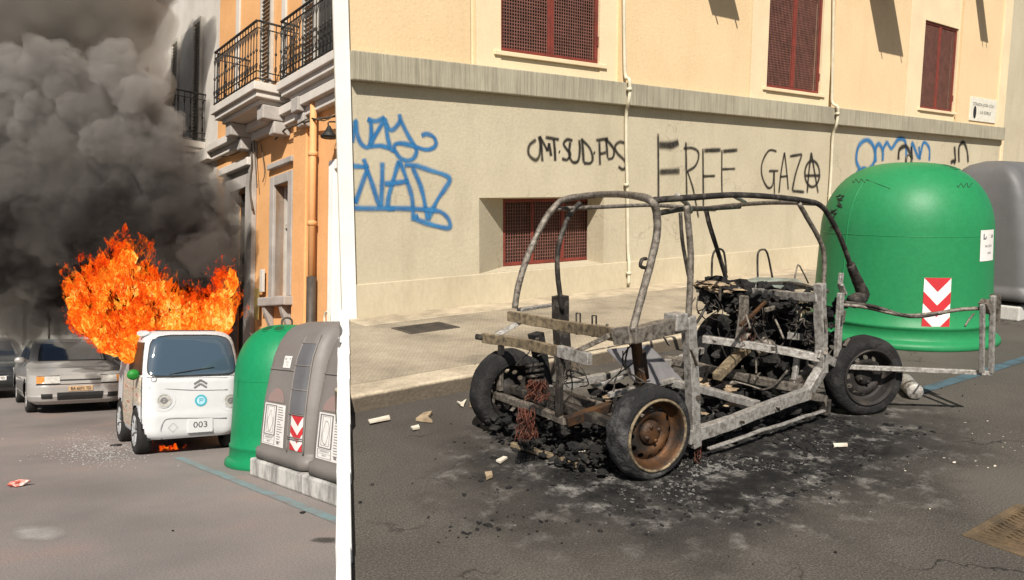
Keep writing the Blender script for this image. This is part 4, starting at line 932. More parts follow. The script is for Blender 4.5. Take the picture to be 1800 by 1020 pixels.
def bell(name, label, frame, c, H, Rb, m, sx=1.0, sy=1.0, slot_dir=0.0):
    t = thing(name, label, 'container', frame, c)
    pr = bell_profile(H, Rb)
    mb = MB(); mb.lathe(pr, seg=96, sx=sx, sy=sy); mb.build('shell', M[m], t)
    surf = lambda a_, z_, o_: Vector(((bell_radius(pr, z_) + o_) * math.cos(a_) * sx, (bell_radius(pr, z_) + o_) * math.sin(a_) * sy, z_))
    # hooded drop slots near the crown
    for da in (-.26, .26):
        a_ = slot_dir + da; zc_ = H * .972; K = 20; mb = MB()
        def sp(f_, k_, o_): return surf(a_ + .21 * k_ * math.cos(f_), min(zc_ + .028 * k_ * math.sin(f_), H - .004), o_)
        ring = [2 * math.pi * i / K for i in range(K)]
        vs_ = [sp(f_, 1.25, .004) for f_ in ring] + [sp(f_, 1.05, .022) for f_ in ring] + [sp(f_, .9, .016) for f_ in ring]
        mb.add(vs_, [(j * K + i, j * K + (i + 1) % K, (j + 1) * K + (i + 1) % K, (j + 1) * K + i) for j in range(2) for i in range(K)], True); so = mb.build('drop_slot', M[m], t)
        mb = MB(); mb.add([sp(f_, .92, .012) for f_ in ring], [tuple(range(K))]); mb.build('slot_shade', M['greenslot'], so)  # dark disc on the shell, the slot's inner shade put into its green
    mb = MB()
    for a_ in (slot_dir + math.pi / 2 + .35, slot_dir - math.pi / 2 - .5): mb.tube([surf(a_, .26 + (H * .93 - .26) * i / 30, .0) for i in range(31)], .006, 6, True, 1)
    mb.tube([surf(2 * math.pi * i / 72, H * .60, .0) for i in range(73)], .004, 6, True, 1); mb.build('mould_seam', M[m], t)
    mb = MB(); mb.tube([(.06, 0, H - .02), (.06, 0, H + .05), (0, 0, H + .08), (-.06, 0, H + .05), (-.06, 0, H - .02)], .012, 8, True, 4); mb.build('lifting_ring', M['iron'], t)
    return t, surf
def poster(parent, surf, u0, u1, v0, v1, kind, name='notice'):
    mb = MB(); N_ = 6
    vs_ = [surf(u0 + (u1 - u0) * i / N_, v0 + (v1 - v0) * j / N_, .004) for j in range(N_ + 1) for i in range(N_ + 1)]
    mb.add(vs_, [(j * (N_ + 1) + i, j * (N_ + 1) + i + 1, (j + 1) * (N_ + 1) + i + 1, (j + 1) * (N_ + 1) + i) for j in range(N_) for i in range(N_)])
    pp = mb.build(name, M['sticker'], parent)
    pr = MB(); U = lambda f_: u0 + (u1 - u0) * f_; V = lambda f_: v0 + (v1 - v0) * f_
    def rect(a_, b_, c_, d_, o_=.0062): pr.quad(surf(U(a_), V(c_), o_), surf(U(b_), V(c_), o_), surf(U(b_), V(d_), o_), surf(U(a_), V(d_), o_))
    def frame_(a_, b_, c_, d_, w_=.02, hw=.012): rect(a_, b_, c_, c_ + hw); rect(a_, b_, d_ - hw, d_); rect(a_, a_ + w_, c_ + hw, d_ - hw); rect(b_ - w_, b_, c_ + hw, d_ - hw)
    def txt(s, x_, y_, size, sx=1.0):
        vs_, fs = text_polys(s, size); asp = (v1 - v0)
        pr.add([surf(U(x_ + v.x * sx), V(y_ + v.y), .0062) for v in vs_], fs)
    if kind == 'small':
        rect(.16, .22, .74, .88); rect(.16, .34, .70, .75); rect(.30, .35, .74, .80); rect(.74, .86, .74, .84); txt('RACCOLTA', .52, .48, .11, .85); txt('VETRO', .58, .25, .10, .9)
    else:
        frame_(.06, .60, .24, .97, .05, .022); frame_(.06, .60, .03, .22, .02, .008); rect(.10, .56, .125, .13)
        txt('INDIFFERENZIATA', .33, .175, .05, .9); txt('RIFIUTI', .33, .085, .05, 1.1)
        cxp, cyp = .33, .58; K = 28; pts = []
        for i in range(K):
            a_ = 2 * math.pi * i / K
            rx_ = .12 + (.03 * math.sin(2 * a_) if kind == 'bag' else .02 * math.cos(4 * a_)); ry_ = .26
            pts.append((cxp + rx_ * math.cos(a_) * ((1.0 - .55 * max(0, math.sin(a_))) if kind == 'bottle' else 1), cyp + ry_ * math.sin(a_)))
        for i in range(K):
            (xa, ya), (xb, yb) = pts[i], pts[(i + 1) % K]; s_ = .90
            sh = lambda x_, y_: (cxp + (x_ - cxp) * s_, cyp + (y_ - cyp) * (s_ + .04))
            xa2, ya2 = sh(xa, ya); xb2, yb2 = sh(xb, yb)
            pr.quad(surf(U(xa), V(ya), .0062), surf(U(xb), V(yb), .0062), surf(U(xb2), V(yb2), .0062), surf(U(xa2), V(ya2), .0062))
        frame_(.17, .49, .30, .93, .012, .006)
        r_ = random.Random(5)
        for k_ in range(15):
            yy = .93 - k_ * .058; rect(.67, .67 + r_.uniform(.12, .26), yy, yy + .016)
        rect(.70, .80, .06, .12)
    pr.build('print', M['greyprint'], pp)
    return pp
bc = (4.78, -4.02, 0); BH, BR = 1.92, .93
bt, bs_ = bell('bell_container', 'large green bell-shaped recycling container beside the wreck', FR, bc, BH, BR, 'greenbin', slot_dir=R(-75))
def shell_uv(surf, c, px, py, frame_inv, oc, rayf):
    r_ = rayf(px, py); o_ = oc - Vector(c); bestd = 9; res = (0, 0)
    for k_ in range(400):
        s_ = 3 + k_ * .02; q = o_ + r_ * s_; a_ = math.atan2(q.y, q.x); p_ = surf(a_, max(.02, min(1.85, q.z)), 0)
        if q.xy.length <= p_.xy.length: return a_, q.z
    return math.atan2(o_.y, o_.x), 1.0
rr_ = lambda px, py: FRi.to_3x3() @ ray_r(px, py)
ua, va = shell_uv(bs_, bc, 1624, 488, None, _oR, rr_); ub, vb = shell_uv(bs_, bc, 1667, 577, None, _oR, rr_)
chevrons(bt, bs_, ua, ub, vb, va, 2, 'chevron_sticker')
ua, va = shell_uv(bs_, bc, 1722, 405, None, _oR, rr_); ub, vb = shell_uv(bs_, bc, 1744, 457, None, _oR, rr_)
if ub < ua: ub += 2 * math.pi
poster(bt, bs_, ua, ub, vb, va, 'small', 'notice')
def scrawl(pts, wd=.008):
    mb = MB(); q = [shell_uv(bs_, bc, x_, y_, None, _oR, rr_) for x_, y_ in pts]; q = [bs_(a_, z_, .004) for a_, z_ in q]; mb.tube(q, wd * .5, 4, True, 3); mb.build('graffiti_scribble', M['ink'], bt)
r_ = random.Random(9)
for cx_, cy_, w_, h_, n_ in ((1479, 355, 7, 13, 16), (1466, 385, 7, 18, 18)):
    scrawl([(cx_ + r_.uniform(-w_, w_), cy_ - h_ + 2 * h_ * i / n_ + r_.uniform(-3, 3)) for i in range(n_)], .012)
scrawl([(1500 + i * 3, 318 + 4 * math.sin(i * 2.1)) for i in range(10)], .005); scrawl([(1525, 316), (1545, 324), (1566, 332)], .004)
scrawl([(1680 + i * 3, 326 + 4 * math.sin(i * 1.9)) for i in range(10)], .005)

# generic rounded container loft
def rr_pt(u, hx, hy, r_, c=.38):
    """point on a rounded rectangle, u in [0,4): side 0 = -y (front) running -x to +x, 1 = +x, 2 = +y, 3 = -x"""
    side = int(u) % 4; v = (u - int(u)) * 2 - 1
    def one(hx_, hy_):
        L = hx_ - r_
        if abs(v) <= 1 - c: return (L * v / (1 - c), -hy_)
        f_ = (abs(v) - (1 - c)) / c * math.pi / 4; s_ = 1 if v > 0 else -1
        return (s_ * (L + r_ * math.sin(f_)), -hy_ + r_ - r_ * math.cos(f_))
    if side == 0: return one(hx, hy)
    if side == 1: a_, b_ = one(hy, hx); return (-b_, a_)
    if side == 2: a_, b_ = one(hx, hy); return (-a_, -b_)
    a_, b_ = one(hy, hx); return (b_, -a_)
def interp(tab, z):
    if z <= tab[0][0]: return tab[0][1:]
    for a_, b_ in zip(tab[:-1], tab[1:]):
        if a_[0] <= z <= b_[0]:
            f_ = (z - a_[0]) / (b_[0] - a_[0]); return tuple(p_ + (q_ - p_) * f_ for p_, q_ in zip(a_[1:], b_[1:]))
    return tab[-1][1:]
def loft_surf(tab):
    """tab rows: z, half width x, front y, back y, corner radius"""
    def surf(u, z, o_=0.0):
        hx, y0_, y1_, r_ = interp(tab, z); a_, b_ = rr_pt(u % 4, hx + o_, (y1_ - y0_) / 2 + o_, r_); return Vector((a_, b_ + (y0_ + y1_) / 2, z))
    return surf
def loft_mesh(mb, surf, zs, nu=96, cap=True):
    n = nu; vs_ = [surf(4 * i / n, z) for z in zs for i in range(n)]
    fs = [(j * n + i, j * n + (i + 1) % n, (j + 1) * n + (i + 1) % n, (j + 1) * n + i) for j in range(len(zs) - 1) for i in range(n)]
    if cap: fs += [tuple(reversed(range(n))), tuple(range((len(zs) - 1) * n, len(zs) * n))]
    mb.add(vs_, fs, True); return mb
def patch(mb, surf, u0, u1, z0, z1, o_, nu=10, nz=8, edge=True):
    vs_ = [surf(u0 + (u1 - u0) * i / nu, z0 + (z1 - z0) * j / nz, o_) for j in range(nz + 1) for i in range(nu + 1)]
    mb.add(vs_, [(j * (nu + 1) + i, j * (nu + 1) + i + 1, (j + 1) * (nu + 1) + i + 1, (j + 1) * (nu + 1) + i) for j in range(nz) for i in range(nu)], True)
    return mb
BIN_TAB = [(.20, .60, -.56, .56, .14), (.30, .60, -.56, .56, .14), (.32, .575, -.53, .53, .16), (.46, .57, -.525, .525, .16), (.80, .56, -.50, .50, .17), (1.05, .545, -.46, .46, .18), (1.25, .525, -.42, .42, .17), (1.40, .505, -.36, .36, .15), (1.50, .48, -.30, .30, .14), (1.57, .44, -.23, .23, .12), (1.61, .38, -.15, .15, .09), (1.625, .30, -.08, .08, .05)]
def grey_container(frame, label, c, rz, art, tabk=1.0, mt='greybin', detail=True, group=None, zk=1.0):
    t = thing('grey_container', label, 'container', frame, c, rz, group)
    tab = [(z, hx * tabk, y0_ * zk, y1_ * zk, r_) for z, hx, y0_, y1_, r_ in BIN_TAB]; surf = loft_surf(tab)
    mb = MB(); loft_mesh(mb, surf, [r_[0] for r_ in tab[:2]] + [.32 + (1.625 - .32) * i / 34 for i in range(35)], 96); sh_ = mb.build('shell', M[mt], t); sh_.scale = (1, 1, zk)
    mb = MB(); mb.box(-.60 * tabk, .60 * tabk, -.58, .58, 0.0, .185); mb.build('concrete_base', M['whiteconc'], t, bevel=.02)
    mb = MB()
    for x_ in (-.42, -.05, .35): mb.box((x_ - .05) * tabk, (x_ + .05) * tabk, -.52, .52, .184, .202)
    mb.build('spacer_block', M['blackplastic'], t)
    if detail:
        u1 = .86
        for i, (za, zb) in enumerate(((1.19, 1.40), (.955, 1.18), (.72, .945))):
            mb = MB(); patch(mb, surf, .66, .93, za, zb, .006); mb.build('flap_panel', M['greyflap'], t)
        mb = MB()
        for z_ in (.71, .95, 1.185, 1.405, .47, .24 + .25):
            mb.tube([surf(.64 + .31 * i / 10, z_, .006) for i in range(11)], .007, 6, True, 1)
        for u_ in (.645, .945): mb.tube([surf(u_, .34 + 1.15 * i / 20, .004) for i in range(21)], .010, 6, True, 1)
        mb.tube([surf(.10 + .53 * i / 12, 1.13, .004) for i in range(13)], .008, 6, True, 1)
        mb.build('moulded_rib', M['greybin'], t)
        chevrons(t, lambda u_, z_, o_: surf(u_, z_, o_), .69, .92, .37, .70, 2, 'chevron_sticker')
        poster(t, lambda u_, z_, o_: surf(u_, z_, o_), .20, .58, .36, .78, art, 'waste_sorting_poster')
        poster(t, lambda u_, z_, o_: surf(u_, z_, o_), .40, .545, 1.15, 1.27, 'small', 'notice')
        mb = MB(); 
        vs_ = [surf(.39, .80, .004)] + [surf(.39 + .15 * math.cos(a_), .80 + .14 * math.sin(a_), .004) for a_ in [math.pi * i / 16 for i in range(17)]]
        mb.add(vs_, [(0, i, i + 1) for i in range(1, 17)]); mb.build('faded_mark', M['pinkmark'], t)
        mb = MB(); mb.tube([(-.08, 0, 1.60), (-.09, 0, 1.68), (-.04, 0, 1.73), (.02, 0, 1.70), (.03, 0, 1.60)], .012, 8, True, 4); mb.build('lifting_hook', M['pipe'], t)
    return t
grey_container(FR, 'plain grey container behind the large green bell container', (7.5, -4.0, 0), 0, 'bag', 1.3, 'greyfar', False, None, 1.22)

# ================================================================== the sloping street
_w = lambda x_, y_: FLi @ Vector((x_, y_, 0))
def on_lower(x_, y_):      # drop a plan position straight onto the sloping street
    p0 = FLi @ Vector((x_, y_, 0)); p1 = FLi @ Vector((x_, y_, 1)); k_ = -p0.z / (p1.z - p0.z); q = p0 + (p1 - p0) * k_; return (q.x, q.y)
sheet('street', [on_lower(-45, .42), on_lower(.2, .42), on_lower(14, 40), on_lower(-10, 75), on_lower(-70, 60)], 0.0, M['street'], FL)
FB = 5.5
mb = MB(); mb.box(4.62, FB, 7.0, 45, -.2, .12); lp = mb.build('pavement', M['stone'], frame=FL); lp['kind'] = 'structure'
for i in range(24):
    mb = MB(); mb.box(4.45, 4.615, 7.0 + i * 1.2, 8.19 + i * 1.2, -.2, .125); mb.build('kerb_stone', M['kerb'], lp, bevel=.015)
sheet('parking_line', [(2.95, 5.0), (3.06, 5.0), (3.05, 9.7), (2.94, 9.7)], .004, M['blueline2'], FL)
def soft_patch(name, px, py, ex, ey, m, cov0=.8):
    c_ = Lz(px, py); K = 28; vs_ = [(0, 0, 0)]; cov = [cov0]; fs = []
    ax = Lz(px + ex, py) - c_; ay = Lz(px, py + ey) - c_
    for j, (f_, cv) in enumerate(((.45, cov0), (.75, cov0 * .6), (1.0, 0.0))):
        for k_ in range(K):
            a_ = 2 * math.pi * k_ / K; w_ = f_ * (1 + .25 * noise.noise(Vector((math.cos(a_) * 1.5, math.sin(a_) * 1.5, px))))
            q = ax * (math.cos(a_) * w_) + ay * (math.sin(a_) * w_); vs_.append((q.x, q.y, 0)); cov.append(cv)
    fs = [(0, 1 + k_, 1 + (k_ + 1) % K) for k_ in range(K)] + [(1 + j * K + k_, 1 + j * K + (k_ + 1) % K, 1 + (j + 1) * K + (k_ + 1) % K, 1 + (j + 1) * K + k_) for j in range(2) for k_ in range(K)]
    mb = MB(); mb.add([(c_.x + v[0], c_.y + v[1], .004) for v in vs_], fs); o = mb.build(name, m, frame=FL); o['kind'] = 'structure'
    at = o.data.attributes.new('cover', 'FLOAT', 'POINT'); at.data.foreach_set('value', cov)
soft_patch('pale_soft_patch', 62, 938, 58, 17, spray_mat('pale_patch_tone', (.42, .40, .37), (.30, .28, .26)), .75)  # soft-edged pale patch, densest in the middle
soft_patch('dark_soft_patch', 572, 950, 30, 6, spray_mat('dark_patch_tone', (.06, .055, .05), (.08, .072, .065)), .7)  # soft-edged dark patch on the asphalt
# glass crumbs left of the small van, and a red scrap
rg = random.Random(31); mb = MB()
for i in range(900):
    q = Lz(rg.gauss(180, 45), rg.gauss(790, 14)); mb.blob((q.x, q.y, .004), rg.uniform(.004, .013), 0, .4, 2, (1, 1, .4), i)
M['crumb'] = mat('glass_crumb', (.46, .45, .43), None, 6, .4, 0, 0)
o = mb.build('glass_crumbs', M['crumb'], frame=FL); tag(o, 'pale broken glass crumbs strewn on the street beside the burning microcar', 'glass', None, 'stuff')
q = Lz(33, 855); t = thing('red_scrap', 'crumpled red and white scrap lying alone on the street', 'scrap', FL, (q.x, q.y, 0))
mb = MB(); mb.blob((0, 0, .03), .075, 2, .7, 2, (1.2, .7, .45), 4); mb.build('wrapper', M['redscrap'], t)
q = Lz(204, 784); t = thing('black_scrap', 'flat black scrap on the street behind the rear tyre', 'scrap', FL, (q.x, q.y, 0))
mb = MB(); mb.blob((0, 0, .012), .055, 2, .4, 2, (1.4, .8, .25), 5); mb.build('shard', M['blackplastic'], t)

# ------------------------------------------------------------------ orange building
ob = thing('orange_building', 'orange rendered building with stone window frames and iron balconies', 'building', FL, (FB, 12, .12))
OO = (FB, 12, .12)
def op(name, m, fn, parent=None, bevel=0.0, label=None):
    mb = MB(OO); fn(mb); return mb.build(name, M[m], parent or ob, bevel=bevel, label=label)
def F(px, py, x_=FB): return Lx(px, py, x_)
OY0, OY1, OH = 9.55, 15.75, 13.0
wy0, wy1 = F(509, 420).y, F(484, 420).y; wz0, wz1 = F(490, 522).z, F(490, 326).z
dy0, dy1 = F(434, 420).y, 14.95; dz1 = F(434, 330).z
ry0, ry1 = OY0, F(586, 420).y; rz1 = F(588, 300).z
def wall(mb):
    d_ = .35
    def col(a_, b_): mb.box(FB, FB + d_, a_, b_, .12, OH)
    col(ry1, wy0); col(wy1, dy0); col(dy1, OY1)
    mb.box(FB, FB + d_, wy0, wy1, .12, wz0); mb.box(FB, FB + d_, wy0, wy1, wz1, OH); mb.box(FB, FB + d_, dy0, dy1, dz1, OH); mb.box(FB, FB + d_, OY0, ry1, rz1, OH)
op('wall', 'orange', wall)
op('building_body', 'orange', lambda mb: mb.box(FB + .36, FB + 6, OY0 + 1.2, OY1, .0, OH))
def window_thing(y0_, y1_, z0_, z1_, fr=.16, gm='houseglass'):
    w_ = op('window', gm, lambda mb: mb.box(FB + .20, FB + .22, y0_, y1_, z0_, z1_))
    op('frame', 'stone', lambda mb: (mb.box(FB - .05, FB + .19, y0_ - fr, y0_, z0_ - .0, z1_ + fr), mb.box(FB - .05, FB + .19, y1_, y1_ + fr, z0_, z1_ + fr), mb.box(FB - .05, FB + .19, y0_, y1_, z1_, z1_ + fr)), w_, .012)
    ym = (y0_ + y1_) / 2
    op('sash', 'shutter', lambda mb: (mb.box(FB + .15, FB + .198, ym - .03, ym + .03, z0_, z1_), mb.box(FB + .15, FB + .198, y0_, y0_ + .05, z0_, z1_), mb.box(FB + .15, FB + .198, y1_ - .05, y1_, z0_, z1_), mb.box(FB + .15, FB + .197, y0_ + .05, y1_ - .05, z0_ + (z1_ - z0_) * .62, z0_ + (z1_ - z0_) * .66)), w_)
    return w_
w_ = window_thing(wy0, wy1, wz0, wz1, .17)
op('cornice', 'stone', lambda mb: mb.box(FB - .09, FB + .02, wy0 - .22, wy1 + .22, wz1 + .30, wz1 + .40), w_, .015)
op('sill', 'stone', lambda mb: mb.box(FB - .20, FB + .19, wy0 - .26, wy1 + .26, wz0 - .16, wz0 - .005), w_, .02)
for yy in (wy0 - .1, wy1 + .02):
    op('corbel', 'stone', lambda mb: mb.add([(FB, yy, wz0 - .165), (FB - .17, yy, wz0 - .165), (FB - .15, yy, wz0 - .28), (FB - .06, yy, wz0 - .50), (FB, yy, wz0 - .56)] + [(FB, yy + .12, wz0 - .165), (FB - .17, yy + .12, wz0 - .165), (FB - .15, yy + .12, wz0 - .28), (FB - .06, yy + .12, wz0 - .50), (FB, yy + .12, wz0 - .56)],
       [(0, 1, 2, 3, 4), (9, 8, 7, 6, 5)] + [(i, i + 5, (i + 1) % 5 + 5, (i + 1) % 5) for i in range(5)]), w_, .012)
# doorway behind the smoke
d_ = op('door', 'blackplastic', lambda mb: mb.box(FB + .2, FB + .24, dy0, dy1, .12, dz1))
op('frame', 'stone', lambda mb: (mb.box(FB - .05, FB + .19, dy0 - .22, dy0, .12, dz1 + .35), mb.box(FB - .05, FB + .19, dy1, dy1 + .2, .12, dz1 + .35), mb.box(FB - .05, FB + .19, dy0, dy1, dz1, dz1 + .35)), d_, .012)
op('cornice', 'stonelight', lambda mb: mb.box(FB - .16, FB + .02, dy0 - .35, dy1 + .3, dz1 + .352, dz1 + .50), d_, .015)
# white framed opening at the near end
d_ = op('shop_window', 'darkglass', lambda mb: mb.box(FB + .2, FB + .24, OY0, ry1, .5, rz1))
op('frame', 'white', lambda mb: (mb.box(FB - .06, FB + .19, ry1 - .10, ry1 + .07, .12, rz1 + .15), mb.box(FB - .06, FB + .19, OY0, ry1 - .10, rz1, rz1 + .15)), d_, .01)
# pilaster, string courses
op('pilaster', 'orange', lambda mb: mb.box(FB - .05, FB - .001, F(541, 400).y, F(517, 400).y - .03, .12, 5.0), bevel=.01)
op('pilaster', 'stone', lambda mb: mb.box(FB - .09, FB - .001, dy0 - .44, dy0 - .23, .12, 5.0), bevel=.012)
op('string_course', 'stonelight', lambda mb: (mb.box(FB - .12, FB - .001, OY0, OY1, 4.98, 5.12), mb.box(FB - .22, FB - .001, OY0, OY1, 5.125, 5.27)), bevel=.012)
# downpipe
py_ = F(549, 350, FB - .12).y
op('downpipe', 'orangepipe', lambda mb: mb.tube([(FB - .12, py_, 5.6), (FB - .12, py_, F(551, 485, FB - .12).z)], .055, 12, True, 1))
for z_ in (4.3, 3.2): op('downpipe_collar', 'orangepipe', lambda mb: mb.lathe([(.055, -.04), (.075, -.03), (.075, .03), (.055, .04)], (FB - .12, py_, z_), seg=14))
op('downpipe_foot', 'iron', lambda mb: mb.tube([(FB - .12, py_, F(551, 486, FB - .12).z), (FB - .12, py_, .13)], .075, 12, True, 1), label='dark iron lower length of the downpipe')
q = F(459, 535, FB - .02); op('brass_plate', 'brass', lambda mb: mb.box(FB - .11, FB - .092, q.y - .10, q.y + .10, q.z - .28, q.z + .28), bevel=.006)
q = F(466, 470, FB); op('notice_box', 'stonelight', lambda mb: mb.box(FB - .10, FB - .05, wy1 + .30, wy1 + .42, wz0 + .1, wz0 + .5), bevel=.006)
# balconies
def balcony(y0_, y1_, x0_, zs, parent, gap=.115, h_=1.02, near_end=True):
    sl = op('balcony', 'stonelight', lambda mb: (mb.box(x0_, FB - .001, y0_, y1_, zs - .14, zs), mb.box(x0_ + .06, FB - .001, y0_ + .05, y1_ - .05, zs - .24, zs - .142), mb.box(x0_ + .16, FB - .001, y0_ + .16, y1_ - .16, zs - .32, zs - .242)), parent, .012)
    xi = x0_ + .05
    def rails(mb):
        for z_, r_ in ((zs + h_, .018), (zs + h_ - .12, .010), (zs + .18, .010), (zs + .06, .012)):
            mb.box(xi - r_, xi + r_, y0_ + .04, y1_ - .04, z_ - r_ * .7, z_ + r_ * .7); mb.box(xi + r_ + .001, FB, y0_ + .04 - r_, y0_ + .04 + r_, z_ - r_ * .7, z_ + r_ * .7); mb.box(xi + r_ + .001, FB, y1_ - .04 - r_, y1_ - .04 + r_, z_ - r_ * .7, z_ + r_ * .7)
    op('railing', 'wrought', rails, sl)
    n = int((y1_ - y0_ - .1) / gap); bars = [(xi, y0_ + .05 + (y1_ - y0_ - .1) * i / n) for i in range(n + 1)]
    m_ = max(1, int((FB - xi) / gap))
    for ye in (y0_ + .04, y1_ - .04): bars += [(xi + (FB - xi) * (i + .5) / m_, ye) for i in range(m_)]
    key = 'bal'
    if key not in BALM:
        mb = MB(); mb.tube([(0, 0, .03), (0, 0, h_)], .0085, 6, True, 1); mb.lathe([(.0085, -.03), (.022, -.01), (.022, .01), (.0085, .03)], (0, 0, .52), seg=8)
        mb.tube([(0, .0, .20), (0, .035, .24), (0, .04, .29), (0, .015, .30)], .006, 5, True, 3); mb.tube([(0, .0, .20), (0, -.035, .24), (0, -.04, .29), (0, -.015, .30)], .006, 5, True, 3)
        mb.tube([(0, 0, h_ - .28), (0, .04, h_ - .2), (0, .045, h_ - .14)], .006, 5, True, 3); mb.tube([(0, 0, h_ - .28), (0, -.04, h_ - .2), (0, -.045, h_ - .14)], .006, 5, True, 3)
        o = mb.build('baluster', M['wrought'], sl); BALM[key] = o.data; o.location = Vector((bars[0][0], bars[0][1], zs)) - Vector(OO); bars = bars[1:]
    for bx_, by_ in bars:
        o = bpy.data.objects.new('baluster', BALM[key]); COL.objects.link(o); o.parent = sl; o.location = Vector((bx_, by_, zs)) - Vector(OO)
    return sl
BALM = {}
zA = F(447, 141, 4.8).z
yA0, yA1 = F(447, 141, 4.8).y, F(370, 179, 4.8).y
bA = balcony(yA0, yA1, 4.8, zA, ob)
zB = zA + .02; yB1 = F(495, 143, 5.15).y - .02
bB = balcony(OY0 - .3, yA0 - .08, 5.14, zA + .01, ob)
for yy, dx in ((yA0 + .25, .5), (yA1 - .35, .5), (yA0 - .55, .26)):
    op('bracket', 'stone', lambda mb: (mb.box(FB - dx, FB - .002, yy - .13, yy + .13, zA - .56, zA - .325), mb.box(FB - dx * .6, FB - .002, yy - .11, yy + .11, zA - .78, zA - .562)), ob, .02)
def louvre_door(y0_, y1_, z0_, z1_, parent, base=OO):
    mb = MB(base)
    for a_, b_, c_, d2 in ((y0_, y1_, z0_, z0_ + .08), (y0_, y1_, z1_ - .08, z1_), (y0_, y0_ + .06, z0_ + .08, z1_ - .08), (y1_ - .06, y1_, z0_ + .08, z1_ - .08)): mb.box(FB - .06, FB - .004, a_, b_, c_, d2)
    s_ = mb.build('shutter', M['shutter'], parent); n = int((z1_ - z0_ - .2) / .075)
    key = 'slat%.3f' % (y1_ - y0_)
    for i in range(n):
        z_ = z0_ + .12 + i * .075; loc = Vector((FB - .03, (y0_ + y1_) / 2, z_))
        if key not in BALM:
            mb = MB(); h2 = (y1_ - y0_) / 2 - .062; mb.add([(-.022, -h2, -.02), (.018, -h2, .02), (.018, h2, .02), (-.022, h2, -.02), (-.026, -h2, -.012), (.014, -h2, .028), (.014, h2, .028), (-.026, h2, -.012)], [(0, 1, 2, 3), (7, 6, 5, 4), (0, 4, 5, 1), (2, 6, 7, 3), (1, 5, 6, 2), (3, 7, 4, 0)])
            o = mb.build('slat', M['shutter'], s_); BALM[key] = o.data
        else:
            o = bpy.data.objects.new('slat', BALM[key]); COL.objects.link(o); o.parent = s_
        o.location = loc - Vector(base)
louvre_door(11.25, 11.75, zA + .01, zA + 2.6, ob); louvre_door(10.0, 10.5, zA + .01, zA + 2.6, ob)
op('balcony_door', 'houseglass', lambda mb: mb.box(FB - .015, FB - .003, 10.52, 11.23, zA + .01, zA + 2.6)); louvre_door(13.0, 13.5, zA + .01, zA + 2.6, ob); 
op('window_surround', 'stonelight', lambda mb: (mb.box(FB - .04, FB - .002, 12.45, 12.6, zA, OH), mb.box(FB - .04, FB - .002, 14.6, 14.75, zA, OH)))
# cables, wall lamp
def cable(pts, x_, r_=.014, nm='cable'): op(nm, 'cable', lambda mb: mb.tube([F(px, py, x_) for px, py in pts], r_, 6, True, 6))
cable([(368, 262), (390, 268), (415, 262), (437, 250), (440, 244)], FB - .06); cable([(372, 256), (385, 274), (410, 272), (436, 258)], FB - .07, .01); cable([(484, 245), (505, 225), (540, 214), (556, 210), (575, 207), (595, 203)], FB - .14, .018); cable([(500, 228), (520, 220), (545, 208), (570, 212), (596, 198)], FB - .16, .01)
cable([(441, 235), (443, 290), (440, 330), (444, 370)], FB - .10, .02); cable([(446, 240), (450, 300), (452, 330)], FB - .09, .01); cable([(458, 250), (465, 300), (462, 320)], FB - .05, .008)
q = F(589, 242, FB - .15); op('wall_lamp', 'wrought', lambda mb: (mb.lathe([(.02, .16), (.06, .08), (.13, .0), (.12, -.02), (0, -.02)], (q.x - .1, q.y, q.z), seg=16), mb.tube([(FB, q.y, q.z + .25), (q.x - .1, q.y, q.z + .22), (q.x - .1, q.y, q.z + .14)], .012, 6, True, 3)))

# pale house further down the street
ph_ = thing('pale_house', 'tall pale house with louvred shutters fading behind the smoke', 'building', FL, (FB, 20, .12)); PO = (FB, 20, .12)
def pp_(name, m, fn, parent=None, bevel=0.0):
    mb = MB(PO); fn(mb); return mb.build(name, M[m], parent or ph_, bevel=bevel)
pp_('wall', 'stonelight', lambda mb: mb.box(FB, FB + 6, OY1 + .01, 31, .0, 15))
pp_('string_course', 'stonelight', lambda mb: mb.box(FB - .2, FB - .001, OY1 + .01, 31, 5.0, 5.25), bevel=.01)
_OO = OO; OO = PO; 
y2 = 16.45; b2 = balcony(y2, y2 + 2.6, 4.82, F(365, 205, 4.82).z + .02, ph_)
pp_('bracket', 'stonelight', lambda mb: [mb.box(FB - .5, FB - .002, a_, a_ + .2, 4.7, 4.97) for a_ in (y2 + .3, y2 + 2.0)], bevel=.02)
for a_, b_ in ((16.75, 17.25), (18.3, 18.8), (20.6, 21.1), (22.0, 22.5)): louvre_door(a_, b_, 5.55, 8.3, ph_, PO)
pp_('balcony_door', 'shutter', lambda mb: mb.box(FB - .015, FB - .003, 17.27, 18.28, 5.5, 8.3))
for a_ in (17.6, 20.8, 24.0):
    w_ = pp_('window', 'darkglass', lambda mb: mb.box(FB - .02, FB - .002, a_, a_ + 1.1, 1.2, 3.6))
    pp_('frame', 'stone', lambda mb: (mb.box(FB - .06, FB - .022, a_ - .15, a_ - .001, 1.1, 3.8), mb.box(FB - .06, FB - .022, a_ + 1.101, a_ + 1.25, 1.1, 3.8), mb.box(FB - .06, FB - .022, a_, a_ + 1.1, 3.601, 3.8)), w_)
OO = _OO
